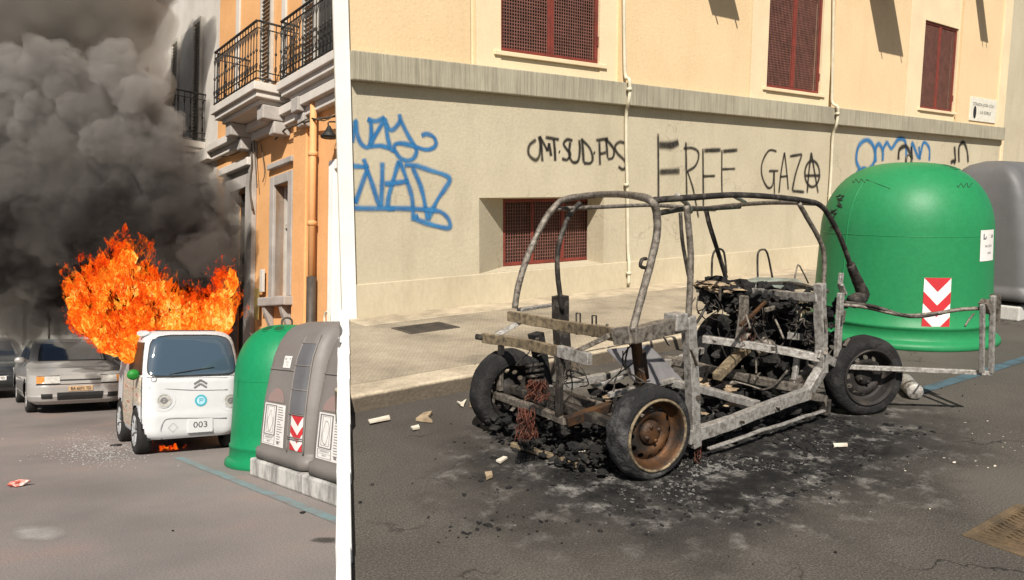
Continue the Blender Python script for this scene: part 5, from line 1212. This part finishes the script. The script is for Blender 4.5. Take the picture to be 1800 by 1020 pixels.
# houses closing the view at the bend
ch = thing('columned_house', 'pale house with tall pillars closing the street behind the parked cars', 'building', FL, (0, 33, 0)); CO_ = (0, 33, 0)
def cp(name, m, fn):
    mb = MB(CO_); fn(mb); return mb.build(name, M[m], ch, bevel=.02)
cp('wall', 'farwall2', lambda mb: mb.box(-30, FB - .02, 33, 40, 0, 13))
for px in (12, 34, 50, 72, 100, 128):
    q = Ly(px, 560, 32.8); cp('pillar', 'farwall', lambda mb: mb.box(q.x - .22, q.x + .22, 32.6, 32.98, 0, 6.2))
cp('cornice', 'farwall', lambda mb: mb.box(-30, FB - .02, 32.4, 32.99, 6.2, 6.7))
for px in (23, 60, 86):
    q = Ly(px, 560, 32.9); cp('doorway', 'darkglass', lambda mb: mb.box(q.x - .35, q.x + .35, 32.9, 32.97, 0, 3.0))

# ------------------------------------------------------------------ containers in the street
gb, gs = bell('bell_container', 'bright green bell container between the microcar and the grey containers', FL, (3.86, 8.62, 0), 1.60, .62, 'greenbin2', 1.0, 1.0, R(215))
rl_ = lambda px, py: _clt @ ray_l(px, py)
ua, va = shell_uv(gs, (3.86, 8.62, 0), 404, 658, None, _oL, rl_); ub, vb = shell_uv(gs, (3.86, 8.62, 0), 419, 698, None, _oL, rl_)
if ub < ua: ub += 2 * math.pi
poster(gb, gs, ua, ub, vb, va, 'small', 'notice')
# front of a container is its -y side; the row stands along the street, front towards -x
GY = (Lz(433, 835).y + Lz(525, 870).y) / 2
gc1 = grey_container(FL, 'grey container with red chevrons next to the bright green bell container', (3.80, GY, 0), R(-90), 'bottle', 1.02, group='grey containers in the street')
gc2 = grey_container(FL, 'grey container standing against the white coping, nearest of the row', (3.80, 6.24, 0), R(-90), 'bag', .98, group='grey containers in the street')

def clip_tree(root):
    # the row is pushed flat against the retaining wall and the wall above it
    bpy.context.view_layer.update()
    for o in [root] + list(root.children_recursive):
        if o.type != 'MESH': continue
        mi = o.matrix_world.inverted(); co_ = mi @ (edge_w(5.0) - e_n * .035); no_ = (o.matrix_world.to_3x3().transposed() @ e_n).normalized()
        bm = bmesh.new(); bm.from_mesh(o.data)
        r_ = bmesh.ops.bisect_plane(bm, geom=bm.verts[:] + bm.edges[:] + bm.faces[:], plane_co=co_, plane_no=no_, clear_outer=True)
        if o.name.split('.')[0] in ('shell', 'concrete_base', 'spacer_block'):
            ed = [e for e in r_['geom_cut'] if isinstance(e, bmesh.types.BMEdge)]
            if ed: bmesh.ops.holes_fill(bm, edges=ed)
        if len(bm.faces) == 0: bm.free(); bpy.data.objects.remove(o); continue
        bm.to_mesh(o.data); bm.free()
clip_tree(gc1); clip_tree(gc2)

# ------------------------------------------------------------------ white microcar on fire
def wheel_simple(parent, c, rr, wd, m_rim='silver', steer=0.0, rz=0.0):
    rt = Matrix.Translation(c) @ Matrix.Rotation(rz + steer, 4, 'Z'); h = wd / 2
    mb = MB(); mb.lathe([(.0, h * .5), (.04, h * .55), (.05, h * .45), (rr * .58, h * .75), (rr * .62, h * .95), (rr * .66, h)], axis='X', seg=32)
    for i in range(7):
        a_ = i * 2 * math.pi / 7; mb.bar((h * .8, .05 * math.cos(a_), .05 * math.sin(a_)), (h * .9, rr * .6 * math.cos(a_), rr * .6 * math.sin(a_)), .03, .012)
    mb.v = [rt @ v for v in mb.v]; w_ = mb.build('wheel', M[m_rim], parent)
    mb = MB(); mb.lathe([(rr * .64, h * .9), (rr * .70, h), (rr * .9, h * 1.02), (rr * .98, h * .85), (rr, h * .4), (rr, -h * .4), (rr * .98, -h * .85), (rr * .9, -h), (rr * .64, -h)], axis='X', seg=48)
    mb.v = [rt @ v for v in mb.v]; mb.build('tyre', M['rubber'], w_)
    return w_
def body_loft(mb, tab, zs, arches, nu=160):
    surf = loft_surf(tab); n = nu; vs_ = [surf(4 * i / n, z) for z in zs for i in range(n)]; fs = []
    for j in range(len(zs) - 1):
        for i in range(n):
            f_ = (j * n + i, j * n + (i + 1) % n, (j + 1) * n + (i + 1) % n, (j + 1) * n + i)
            c_ = sum((vs_[k_] for k_ in f_), Vector()) / 4
            if any((c_.y - ay) ** 2 + (c_.z - az) ** 2 < ar ** 2 and abs(c_.x) > .2 for ay, az, ar in arches): continue
            fs.append(f_)
    fs += [tuple(range((len(zs) - 1) * n, len(zs) * n))]
    mb.add(vs_, fs, True); return surf
VC = (3.22, 9.88, 0); VR = R(-6)
van = thing('burning_microcar', 'small white boxy microcar on fire, its number plate reading 003', 'car', FL, VC, VR)
VT = [(.20, .535, .05, 2.02, .20), (.24, .57, .015, 2.05, .20), (.30, .585, .0, 2.06, .20), (.48, .60, -.01, 2.07, .20), (.55, .60, .0, 2.07, .20), (.80, .60, .01, 2.06, .20), (.90, .598, .015, 2.05, .19), (.97, .592, .04, 2.03, .18), (1.0, .588, .065, 2.02, .17), (1.20, .575, .105, 1.97, .19), (1.36, .555, .155, 1.90, .21), (1.43, .535, .19, 1.87, .22), (1.475, .50, .235, 1.83, .23), (1.505, .45, .30, 1.77, .23), (1.52, .38, .40, 1.7, .22)]
zs = [.20, .22, .24, .27, .30] + [.30 + i * .02 for i in range(1, 56)] + [1.415, 1.43, 1.45, 1.475, 1.49, 1.505, 1.52]
mb = MB(); vsf = body_loft(mb, VT, sorted(set(zs)), [(.40, .28, .325), (1.70, .28, .325)]); mb.build('body', M['vanwhite'], van)
mb = MB(); mb.box(-.50, .50, .10, 1.95, .19, .60); mb.build('underbody', M['blackplastic'], van)
for x_ in (-.50, .50):
    for y_ in (.40, 1.70): wheel_simple(van, (x_ * 1.04, y_, .29), .292, .17, 'vangrey', R(180) if x_ < 0 else 0, 0)
def vp(name, m, u0, u1, z0, z1, o_, parent=None, nu=16, nz=10):
    mb = MB(); patch(mb, vsf, u0, u1, z0, z1, o_, nu, nz); return mb.build(name, M[m], parent or van)
def rpatch(mb, surf, u0, u1, z0, z1, o_, n=18, kx=.16):
    uc, ur, zc, zr = (u0 + u1) / 2, (u1 - u0) / 2, (z0 + z1) / 2, (z1 - z0) / 2; vs_ = []
    for j in range(n + 1):
        for i in range(n + 1):
            x_, y_ = 2 * i / n - 1, 2 * j / n - 1; vs_.append(surf(uc + ur * x_ * math.sqrt(1 - y_ ** 6 * kx), zc + zr * y_ * math.sqrt(1 - x_ ** 6 * kx * 1.6), o_))
    mb.add(vs_, [(j * (n + 1) + i, j * (n + 1) + i + 1, (j + 1) * (n + 1) + i + 1, (j + 1) * (n + 1) + i) for j in range(n) for i in range(n)], True)
mb = MB(); rpatch(mb, vsf, .015, .985, .955, 1.475, .003); seal = mb.build('windscreen_seal', M['blackplastic'], van)
mb = MB(); rpatch(mb, vsf, .04, .96, .975, 1.458, .007); mb.build('windscreen', M['windscreen'], seal)
M['burntside'] = mat('sooty_window', (.03, .022, .018), (.10, .04, .015), 4, .5, 0, .2, 30)
vp('side_window', 'burntside', 3.50, 3.93, .985, 1.38, .004)
def graphic():
    m, nt, bs = newmat('door_graphic'); co = coords(nt, (1, 1, 3.5))
    n_ = noise_n(nt, co, 4.5, 4, .6)
    c_ = ramp(nt, n_, [(.30, (.10, .16, .13)), (.42, (.50, .44, .34)), (.50, (.34, .27, .20)), (.56, (.62, .56, .46)), (.63, (.45, .14, .10)), (.72, (.20, .24, .10))])
    nt.links.new(c_, bs.inputs['Base Color']); bs.inputs['Roughness'].default_value = .45; return m
M['graphic'] = graphic()
dr = vp('door', 'graphic', 3.36, 3.68, .30, .96, .004); vp('front_wing', 'graphic', 3.68, 3.93, .62, .96, .004); dr['label'] = 'door covered with a colourful printed graphic'
def fy(x_, z_): 
    hx, y0_, y1_, r_ = interp(VT, z_); ex = abs(x_) - (hx - r_)
    return y0_ if ex <= 0 else y0_ + r_ - math.sqrt(max(r_ * r_ - min(ex, r_) ** 2, 0))
_vi = (FL @ Matrix.Translation(VC) @ Matrix.Rotation(VR, 4, 'Z')).inverted(); _vo = _vi @ CR
def vfront(px, py):
    """local x,z of the van's front at a photo point"""
    r_ = _vi.to_3x3() @ ray_r(px, py); s_ = 6.0
    while s_ < 14:
        q = _vo + r_ * s_
        if q.z > .2 and q.z < 1.5 and abs(q.x) < interp(VT, q.z)[0] and q.y > fy(q.x, q.z): return q.x, q.z
        s_ += .005
    q = _vo + r_ * (-_vo.y / r_.y); return q.x, q.z
def disc(mb, x_, z_, r_, o_, seg=28, r0=0.0, sy=1.0):
    vs_ = [];
    for k_ in range(seg):
        a_ = 2 * math.pi * k_ / seg
        for rr in (r0, r_): xx, zz = x_ + rr * math.cos(a_), z_ + rr * math.sin(a_) * sy; vs_.append((xx, fy(xx, zz) - o_, zz))
    mb.add(vs_, [(2 * k_, 2 * ((k_ + 1) % seg), 2 * ((k_ + 1) % seg) + 1, 2 * k_ + 1) for k_ in range(seg)])
for px, py in ((288, 704), (405, 704)):
    hx_, hz_ = vfront(px, py)
    mb = MB(); disc(mb, hx_, hz_, .092, .012, r0=.072); disc(mb, hx_, hz_, .135, .004, r0=.092); h_ = mb.build('headlight', M['vangrey' if False else 'vanwhite'], van)
    mb = MB(); disc(mb, hx_, hz_, .074, .010, r0=.0); disc(mb, hx_, hz_, .080, .016, r0=.068); mb.build('lens', M['lens'], h_)
    mb = MB(); disc(mb, hx_, hz_, .040, .014, r0=.016); mb.bar((hx_ - .05, fy(hx_, hz_) - .0145, hz_), (hx_ + .05, fy(hx_, hz_) - .0145, hz_), .004, .008); mb.build('reflector', M['greyprint'], h_)
x_, z_ = vfront(270, 667); mb = MB(); disc(mb, x_, z_, .034, .006, r0=.022); mb.build('fog_light', M['greyprint'], van)
# grooves of the front panel
mb = MB()
def groove(pts, r_=.006): 
    q = []
    for px, py in pts:
        xx, zz = vfront(px, py); q.append((xx, fy(xx, zz) - .001, zz))
    mb.tube(q, r_, 6, True, 4)
groove([(262, 682), (300, 684), (350, 686), (400, 685)], .006); groove([(268, 660), (285, 664), (340, 664), (400, 664)], .004); groove([(284, 772), (283, 755), (287, 742), (296, 736), (330, 735), (398, 735)], .008)
mb.build('panel_crease', M['vangrey'], van)
cx_, cz_ = vfront(352, 674)
mb = MB()
for dz in (0, -.048):
    for s_ in (-1, 1): mb.bar((cx_ + s_ * .075, fy(cx_, cz_) - .006, cz_ - .005 + dz), (cx_, fy(cx_, cz_) - .006, cz_ + .045 + dz), .006, .022)
mb.build('badge', M['greyprint'], van, label='double chevron badge')
cx_, cz_ = vfront(353, 704); mb = MB(); disc(mb, cx_, cz_, .072, .005, r0=.048); rd = mb.build('round_sticker', M['teal'], van, label='round teal sticker with a pale centre')
mb = MB(); disc(mb, cx_, cz_, .049, .0055, r0=0); mb.build('sticker_centre', M['palette_blue'], rd)
mb = MB(); yy = fy(cx_, cz_) - .0075; mb.box(cx_ - .018, cx_ - .010, yy - .001, yy, cz_ - .03, cz_ + .03); mb.box(cx_ - .0095, cx_ + .02, yy - .001, yy, cz_ + .018, cz_ + .026); mb.box(cx_ - .0095, cx_ + .02, yy - .001, yy, cz_ - .002, cz_ + .006); mb.box(cx_ + .0205, cx_ + .027, yy - .001, yy, cz_ - .002, cz_ + .026); mb.build('sticker_letter', M['teal'], rd)
cx_, cz_ = vfront(352, 748); yy = fy(cx_, cz_) - .008
mb = MB(); mb.box(cx_ - .15, cx_ + .15, yy - .006, yy + .02, cz_ - .085, cz_ + .085); pl = mb.build('number_plate', M['vanwhite'], van, bevel=.006)
sign_text(pl, '003', .105, cx_ - .0, cz_ + .01, yy - .009, M['ink'], 1.12)
x_, z_ = vfront(304, 752); mb = MB(); disc(mb, x_, z_, .06, .003, seg=4, r0=.052, sy=1.0); mb.build('scuff_mark', M['vangrey'], van)
# wiper, panel gaps, soot
mb = MB(); q0 = vsf(.30, .99, .012); mb.tube([q0, vsf(.50, 1.03, .014), vsf(.68, 1.06, .014)], .006, 6, True, 3); mb.build('wiper', M['blackplastic'], van)
mb = MB()
for u_ in (3.36, 3.68, 3.93): mb.tube([vsf(u_, .32 + .64 * i / 10, .004) for i in range(11)], .005, 5, True, 1)
mb.tube([vsf(.03 + .94 * i / 20, .955, .002) for i in range(21)], .005, 5, True, 1); mb.build('panel_gap', M['blackplastic'], van)
# mirror, roof frame
mb = MB(); mb.blob((-.66, .20, .99), .072, 3, .05, 2, (1, .7, .9), 1); mir = mb.build('mirror', M['mirrorgreen'], van, label='green door mirror')
mb = MB(); mb.tube([(-.57, .28, .97), (-.66, .22, .98)], .02, 8, True, 1); mb.box(-.64, -.56, .21, .25, .96, 1.02); mb.build('mirror_arm', M['blackplastic'], mir)
mb = MB(); patch(mb, vsf, 0.02, .98, 1.48, 1.51, .006); mb.build('roof_edge', M['vanwhite'], van)
mb = MB(); mb.box(-.36, .36, .50, 1.6, 1.518, 1.53); mb.build('roof_panel', M['blackplastic'], van)
mb = MB(); mb.blob((-.50, .42, 1.48), .09, 2, .5, 2.5, (1.1, 1.0, .5), 2); mb.build('melting_roof_corner', M['vanwhite'], van)

# ------------------------------------------------------------------ parked cars
CT = [(.18, .70, .12, 3.75, .30), (.24, .78, .03, 3.86, .34), (.34, .815, -.02, 3.90, .36), (.50, .82, -.03, 3.92, .36), (.58, .82, -.01, 3.92, .36), (.62, .82, .02, 3.91, .36), (.70, .815, .10, 3.90, .36), (.76, .80, .30, 3.88, .34), (.82, .785, .62, 3.85, .32), (.87, .765, .90, 3.80, .30), (.91, .74, 1.06, 3.72, .26), (.94, .725, 1.13, 3.66, .22), (1.05, .69, 1.32, 3.52, .20), (1.18, .645, 1.55, 3.36, .19), (1.26, .61, 1.72, 3.22, .19), (1.30, .58, 1.86, 3.10, .19), (1.33, .52, 2.02, 2.95, .18), (1.34, .42, 2.2, 2.8, .16)]
def parked_car(name, label, c, rz, m, mplate):
    t = thing(name, label, 'car', FL, c, rz, 'cars parked along the sloping street')
    zs = sorted(set([r_[0] for r_ in CT] + [.18 + .02 * i for i in range(58)])); mb = MB(); sf = body_loft(mb, CT, zs, [(.78, .29, .33), (3.15, .29, .33)], 192); mb.build('body', M[m], t)
    mb = MB(); mb.box(-.62, .62, .2, 3.7, .17, .60); mb.build('underbody', M['blackplastic'], t)
    for x_ in (-.70, .70):
        for y_ in (.78, 3.15): wheel_simple(t, (x_, y_, .285), .285, .17, 'silver', R(180) if x_ < 0 else 0)
    def pt(nm, mm, u0, u1, z0, z1, o_, parent=t): mb = MB(); patch(mb, sf, u0, u1, z0, z1, o_, 18, 10); return mb.build(nm, M[mm], parent)
    s_ = pt('windscreen_seal', 'blackplastic', .10, .90, .93, 1.275, .004); pt('windscreen', 'carglass', .12, .88, .945, 1.255, .008, s_)
    for ua, ub in ((3.24, 3.50), (3.53, 3.83), (1.17, 1.47), (1.5, 1.76)): pt('side_window', 'carglass', ua, ub, .955, 1.24, .005)
    for ua, ub, uc in ((.03, .28, .12), (.97, .72, .90)):
        h_ = pt('headlight', 'lens', ua, ub, .565, .690, .006); pt('indicator', 'amber', ua, uc, .567, .688, .010, h_); mb = MB(); mb.tube([sf(ua + (ub - ua) * i / 10, .695, .004) for i in range(11)], .006, 5, True, 1); mb.tube([sf(ua + (ub - ua) * i / 10, .56, .004) for i in range(11)], .006, 5, True, 1); mb.build('headlight_trim', M['blackplastic'], h_)
    pt('grille', 'blackplastic', .27, .73, .605, .63, .005); pt('bumper_intake', 'blackplastic', .25, .75, .26, .40, .005); pt('fog_slot', 'blackplastic', .08, .20, .29, .38, .005); pt('fog_slot', 'blackplastic', .80, .92, .29, .38, .005)
    mb = MB(); mb.tube([sf(.02 + .96 * i / 24, .545, .003) for i in range(25)], .008, 5, True, 1); mb.build('bumper_seam', M['blackplastic'], t)
    p_ = pt('number_plate', mplate, .37, .63, .42, .51, .012)
    mb = MB(); vs_, fs = text_polys('BA 6071 TD', .075); mb.add([(v.x * .85, -.052, .464 + v.y) for v in vs_], fs); mb.build('lettering', M['ink'], p_)
    mb = MB(); mb.box(-.12, .12, 1.72, 1.78, 1.19, 1.25); mb.build('rear_view_mirror', M['blackplastic'], t)
    for s2 in (-1, 1):
        mb = MB(); mb.blob((s2 * .86, 1.35, .95), .085, 3, .05, 2, (1.1, .6, .75), 1); mb.bar((s2 * .72, 1.38, .93), (s2 * .82, 1.36, .94), .04, .04); mb.build('door_mirror', M[m], t)
    return t
q = Lz(62, 724)
parked_car('parked_car', 'silver coupe parked nose first beside the burning microcar', (3.16, 15.9, 0), R(-4), 'silver', 'plateo')
t = parked_car('parked_car', 'dark car mostly hidden behind the silver coupe', (2.35, 20.2, 0), R(0), 'darkpaint', 'sticker')
mb = MB()
for x_ in (-.45, .45):
    mb.box(x_ - .02, x_ + .02, 1.9, 3.0, 1.40, 1.43)
    for y_ in (2.0, 2.9): mb.box(x_ - .02, x_ + .02, y_ - .02, y_ + .02, 1.32, 1.40)
mb.build('roof_rack', M['silver'], t)

# ------------------------------------------------------------------ fire and smoke
def remesh(name, blobs, voxel):
    """union of ellipsoids -> one closed mesh (Vector centre, radius, squash)"""
    bm = bmesh.new()
    for c_, r_, sq in blobs:
        m_ = Matrix.Translation(c_) @ Matrix.Diagonal((sq[0] * r_, sq[1] * r_, sq[2] * r_, 1)); bmesh.ops.create_icosphere(bm, subdivisions=3, radius=1.0, matrix=m_)
    me = bpy.data.meshes.new(name); bm.to_mesh(me); bm.free()
    o = bpy.data.objects.new(name, me); COL.objects.link(o)
    m_ = o.modifiers.new('union', 'REMESH'); m_.mode = 'VOXEL'; m_.voxel_size = voxel
    dg = bpy.context.evaluated_depsgraph_get(); me2 = bpy.data.meshes.new_from_object(o.evaluated_get(dg))
    bpy.data.objects.remove(o); bpy.data.meshes.remove(me); return me2
def displace(me, fn):
    nrm = [v.normal.copy() for v in me.vertices]
    for v, n_ in zip(me.vertices, nrm): v.co = v.co + fn(v.co, n_)
    me.polygons.foreach_set('use_smooth', [True] * len(me.polygons)); me.update()
def vor(p): return noise.voronoi(p, distance_metric='DISTANCE', exponent=2.5)[0][0]

def fire_mat(name, stops, strength, hole=None, sc_=9.0):
    m = bpy.data.materials.new(name); m.use_nodes = True; nt = m.node_tree; nt.nodes.clear()
    out = nd(nt, 'ShaderNodeOutputMaterial'); em = nd(nt, 'ShaderNodeEmission'); co = coords(nt, (1, 1, .7))
    wv = nd(nt, 'ShaderNodeTexNoise'); nt.links.new(co, wv.inputs['Vector']); wv.inputs['Scale'].default_value = sc_; wv.inputs['Detail'].default_value = 8; wv.inputs['Roughness'].default_value = .58; wv.inputs['Distortion'].default_value = 3.4
    big = noise_n(nt, co, 2.1, 3, .5)
    s_ = nd(nt, 'ShaderNodeMath', operation='MULTIPLY_ADD'); nt.links.new(big, s_.inputs[0]); s_.inputs[1].default_value = .6; nt.links.new(wv.outputs['Fac'], s_.inputs[2])
    nt.links.new(ramp(nt, s_.outputs[0], stops), em.inputs['Color']); em.inputs['Strength'].default_value = strength
    if hole is None: nt.links.new(em.outputs[0], out.inputs['Surface']); return m
    h = nd(nt, 'ShaderNodeTexNoise'); nt.links.new(coords(nt, (1, 1, .55)), h.inputs['Vector']); h.inputs['Scale'].default_value = 6.5; h.inputs['Detail'].default_value = 7; h.inputs['Roughness'].default_value = .72; h.inputs['Distortion'].default_value = 1.6
    al = ramp(nt, h.outputs['Fac'], [(hole, 0.0), (hole + .10, .85)]); tr = nd(nt, 'ShaderNodeBsdfTransparent'); mx = nd(nt, 'ShaderNodeMixShader')
    nt.links.new(al, mx.inputs[0]); nt.links.new(tr.outputs[0], mx.inputs[1]); nt.links.new(em.outputs[0], mx.inputs[2]); nt.links.new(mx.outputs[0], out.inputs['Surface']); return m
FS_CORE = [(.56, (.85, .050, .004)), (.66, (1.0, .10, .006)), (.76, (1.0, .22, .012)), (.88, (1.0, .46, .05)), (1.0, (1.0, .72, .20))]
FS_OUT = [(.58, (.30, .012, .003)), (.70, (.85, .040, .004)), (.82, (1.0, .10, .005)), (.98, (1.0, .28, .02))]
M['flame'] = fire_mat('flame_core', FS_CORE, .85); M['flame_mid'] = fire_mat('flame_tongue', FS_OUT, .80, .48, 7.0); M['flame_out'] = fire_mat('flame_wisp', FS_OUT, .62, .555, 7.0)
def smoke_mat(name, density, col, aniso=.0):
    m = bpy.data.materials.new(name); m.use_nodes = True; nt = m.node_tree; nt.nodes.clear()
    out = nd(nt, 'ShaderNodeOutputMaterial'); pv_ = nd(nt, 'ShaderNodeVolumePrincipled')
    pv_.inputs['Color'].default_value = (*col, 1); pv_.inputs['Density'].default_value = density; pv_.inputs['Anisotropy'].default_value = aniso
    nt.links.new(pv_.outputs[0], out.inputs['Volume']); return m
def lb(px, py, rpx, k, sq=(1, 1, 1)): return (Lk(px, py, k), rpx / FPX * k, sq)
FLM = [(165, 540, 30, 10.9), (148, 550, 19, 10.9), (160, 565, 23, 10.8), (200, 528, 36, 10.9), (222, 492, 21, 11.0), (216, 474, 10, 11.0), (230, 468, 8, 11.0), (215, 558, 44, 10.8), (258, 552, 38, 10.9), (240, 590, 30, 10.2), (230, 614, 18, 9.9), (226, 632, 9, 9.8), (214, 625, 8, 9.9), (300, 566, 28, 11.0), (340, 574, 22, 11.0), (375, 570, 20, 11.0), (388, 545, 13, 11.0), (396, 522, 8, 11.0), (397, 505, 6, 11.0), (182, 588, 26, 10.6), (205, 604, 22, 10.2), (310, 578, 20, 11.0), (360, 580, 16, 11.0), (402, 556, 8, 11.0), (272, 530, 14, 11.0), (392, 575, 11, 11.0)]
def fdisp_k(k_, seed):
    sd = Vector((seed * 3.1, seed * 1.7, seed * 5.3))
    def fn(p, n_):
        q = Vector((p.x, p.y, p.z * .6)) + sd; a_ = noise.turbulence_vector(q * 3.2, 5, False) * .10 * k_
        rid = 1 - abs(noise.noise(Vector((p.x * 7, p.y * 7, p.z * 3.5)) + a_ * 4 + sd)); rid2 = 1 - abs(noise.noise(Vector((p.x * 17, p.y * 17, p.z * 9)) + a_ * 9 + sd))
        lick = (max(0, rid - .72) * .55 + max(0, rid2 - .75) * .22) * k_
        return a_ + Vector((0, 0, lick * .9)) + n_ * lick * .75
    return fn
fire = thing('fire', 'bright orange flames bursting out of the white microcar', 'fire', FL, (3.2, 11.0, 1.5)); fo = Vector((3.2, 11.0, 1.5))
for nm, grow, kd, mt, sd in (('flame_core', .86, .8, 'flame', 0), ('flame_tongues', 1.0, 1.15, 'flame_mid', 1), ('flame_wisps', 1.10, 1.6, 'flame_out', 2)):
    blobs = []
    for x_, y_, r_, kk in FLM:
        c_, rr, _ = lb(x_, y_, r_, kk); blobs.append((c_ - fo + Vector((0, 0, .02 * sd)), rr * grow, (1, 1, 1.08)))
    me = remesh(nm, blobs, .02); displace(me, fdisp_k(kd, sd)); me.materials.append(M[mt]); o = bpy.data.objects.new(nm, me); COL.objects.link(o); o.parent = fire
# licks of fire under the car
q = _vi.inverted()
blobs = []
for x_, y_, z_, r_ in ((-.46, .80, .02, .045), (-.42, 1.0, .03, .05), (-.25, .5, .015, .035), (-.1, .5, .012, .03), (.02, .5, .01, .025), (-.33, 1.2, .05, .06), (-.18, .48, .02, .03)): blobs.append((Vector((x_, y_, z_)), r_, (1.3, 1, 1)))
me = remesh('ground_flames', blobs, .015); displace(me, lambda p, n_: noise.turbulence_vector(p * 9, 4, False) * .05 + Vector((0, 0, max(0, noise.noise(p * 22)) * .14)))
me.materials.append(M['flame_mid']); o = bpy.data.objects.new('ground_flames', me); COL.objects.link(o); o.matrix_world = _vi.inverted()
tag(o, 'low flames burning on the ground under the white microcar', 'fire')
# smoke: black lower part, grey column and paler head, one colour per mesh
SM_LOW = [(300, 385, 62), (190, 405, 76), (90, 400, 70), (40, 380, 56), (35, 445, 50), (75, 475, 52), (110, 525, 46), (365, 400, 42), (370, 445, 46), (392, 485, 32), (300, 445, 52), (345, 500, 40), (380, 530, 28), (130, 560, 28), (255, 415, 58), (240, 470, 45), (-15, 390, 66), (-10, 450, 60), (180, 460, 55), (300, 500, 35), (402, 412, 22), (105, 575, 18), (85, 550, 20), (150, 350, 34), (60, 330, 30), (330, 350, 30), (215, 345, 30)]
SM_MID = [(120, 300, 68), (215, 305, 74), (290, 300, 50), (330, 335, 44), (40, 330, 55), (-15, 320, 60), (170, 250, 50), (265, 255, 44), (388, 345, 28), (410, 360, 18), (300, 360, 55), (180, 360, 70), (80, 350, 60), (60, 240, 34), (360, 375, 36), (240, 210, 26), (105, 225, 30)]
SM_TOP = [(95, 130, 52), (70, 175, 50), (150, 150, 50), (205, 130, 52), (240, 165, 50), (170, 210, 70), (250, 225, 56), (60, 245, 56), (120, 255, 60), (215, 260, 60), (285, 262, 40), (10, 130, 50), (-10, 220, 70)]
rs = random.Random(4)
def sdisp(p, n_):
    p = p + noise.turbulence_vector(p * 2.0, 2, False) * .10
    a_ = (.55 - vor(p * 1.4)) * .40 + (.5 - vor(p * 3.3 + Vector((3, 1, 7)))) * .22 + (.45 - vor(p * 7.5)) * .12 + (.45 - vor(p * 16)) * .07 + noise.noise(p * 22) * .02
    return n_ * a_ + noise.turbulence_vector(p * .9, 2, False) * .10
for nm, lst, dens, colr, lbl in (('smoke_plume', SM_LOW, 4.2, (.085, .076, .070), 'thick black smoke billowing right behind the flames'), ('smoke_column', SM_MID, 3.2, (.24, .225, .208), 'dark grey smoke column between black smoke and pale head'), ('smoke_head', SM_TOP, 2.6, (.46, .435, .405), 'pale grey billowing smoke head topping the plume')):
    me = remesh(nm, [lb(x_, y_, r_, 12.9 + rs.uniform(-.35, .6), (1, 1.05, 1)) for x_, y_, r_ in lst], .036)
    displace(me, sdisp)
    me.materials.append(smoke_mat(nm, dens, colr)); o = bpy.data.objects.new(nm, me); COL.objects.link(o); o.matrix_world = FL
    tag(o, lbl, 'smoke', None, 'stuff')
# torn wisps round the edges of the plume
me = remesh('smoke_wisps', [lb(x_, y_, r_ * 1.10, 12.9 + rs.uniform(-.3, .6), (1, 1, 1)) for x_, y_, r_ in SM_TOP + SM_MID + SM_LOW[:12]], .05)
def wdisp(p, n_): return noise.turbulence_vector(p * 1.4, 3, False) * .15 + n_ * ((.5 - vor(p * 3.5)) * .24 + (.5 - vor(p * 8)) * .08)
displace(me, wdisp); me.materials.append(smoke_mat('wispy_smoke', .75, (.30, .275, .25))); o = bpy.data.objects.new('smoke_wisps', me); COL.objects.link(o); o.matrix_world = FL
tag(o, 'torn thin wisps fringing the smoke plume', 'smoke', None, 'stuff')
# thinner veil round and above the plume
VE = [(40, 40, 140), (150, 20, 130), (-60, 120, 150), (110, 130, 130), (230, 30, 70), (230, 130, 70), (280, 230, 45), (370, 330, 40), (405, 420, 40), (420, 500, 28), (330, 400, 70), (40, 420, 120), (100, 540, 60), (0, 520, 60), (40, 560, 50), (-60, 300, 150), (60, -60, 150), (190, -70, 130)]
me = remesh('smoke_veil', [lb(x_, y_, r_, 14.6 + rs.uniform(-.5, .5), (1, 1.1, 1)) for x_, y_, r_ in VE], .12); displace(me, lambda p, n_: n_ * ((.5 - vor(p * .9)) * .5 + (.5 - vor(p * 2.2)) * .25))
me.materials.append(smoke_mat('thin_smoke', 1.5, (.38, .345, .30))); o = bpy.data.objects.new('smoke_veil', me); COL.objects.link(o); o.matrix_world = FL
tag(o, 'thin brownish smoke veil drifting around the dark plume', 'smoke', None, 'stuff')
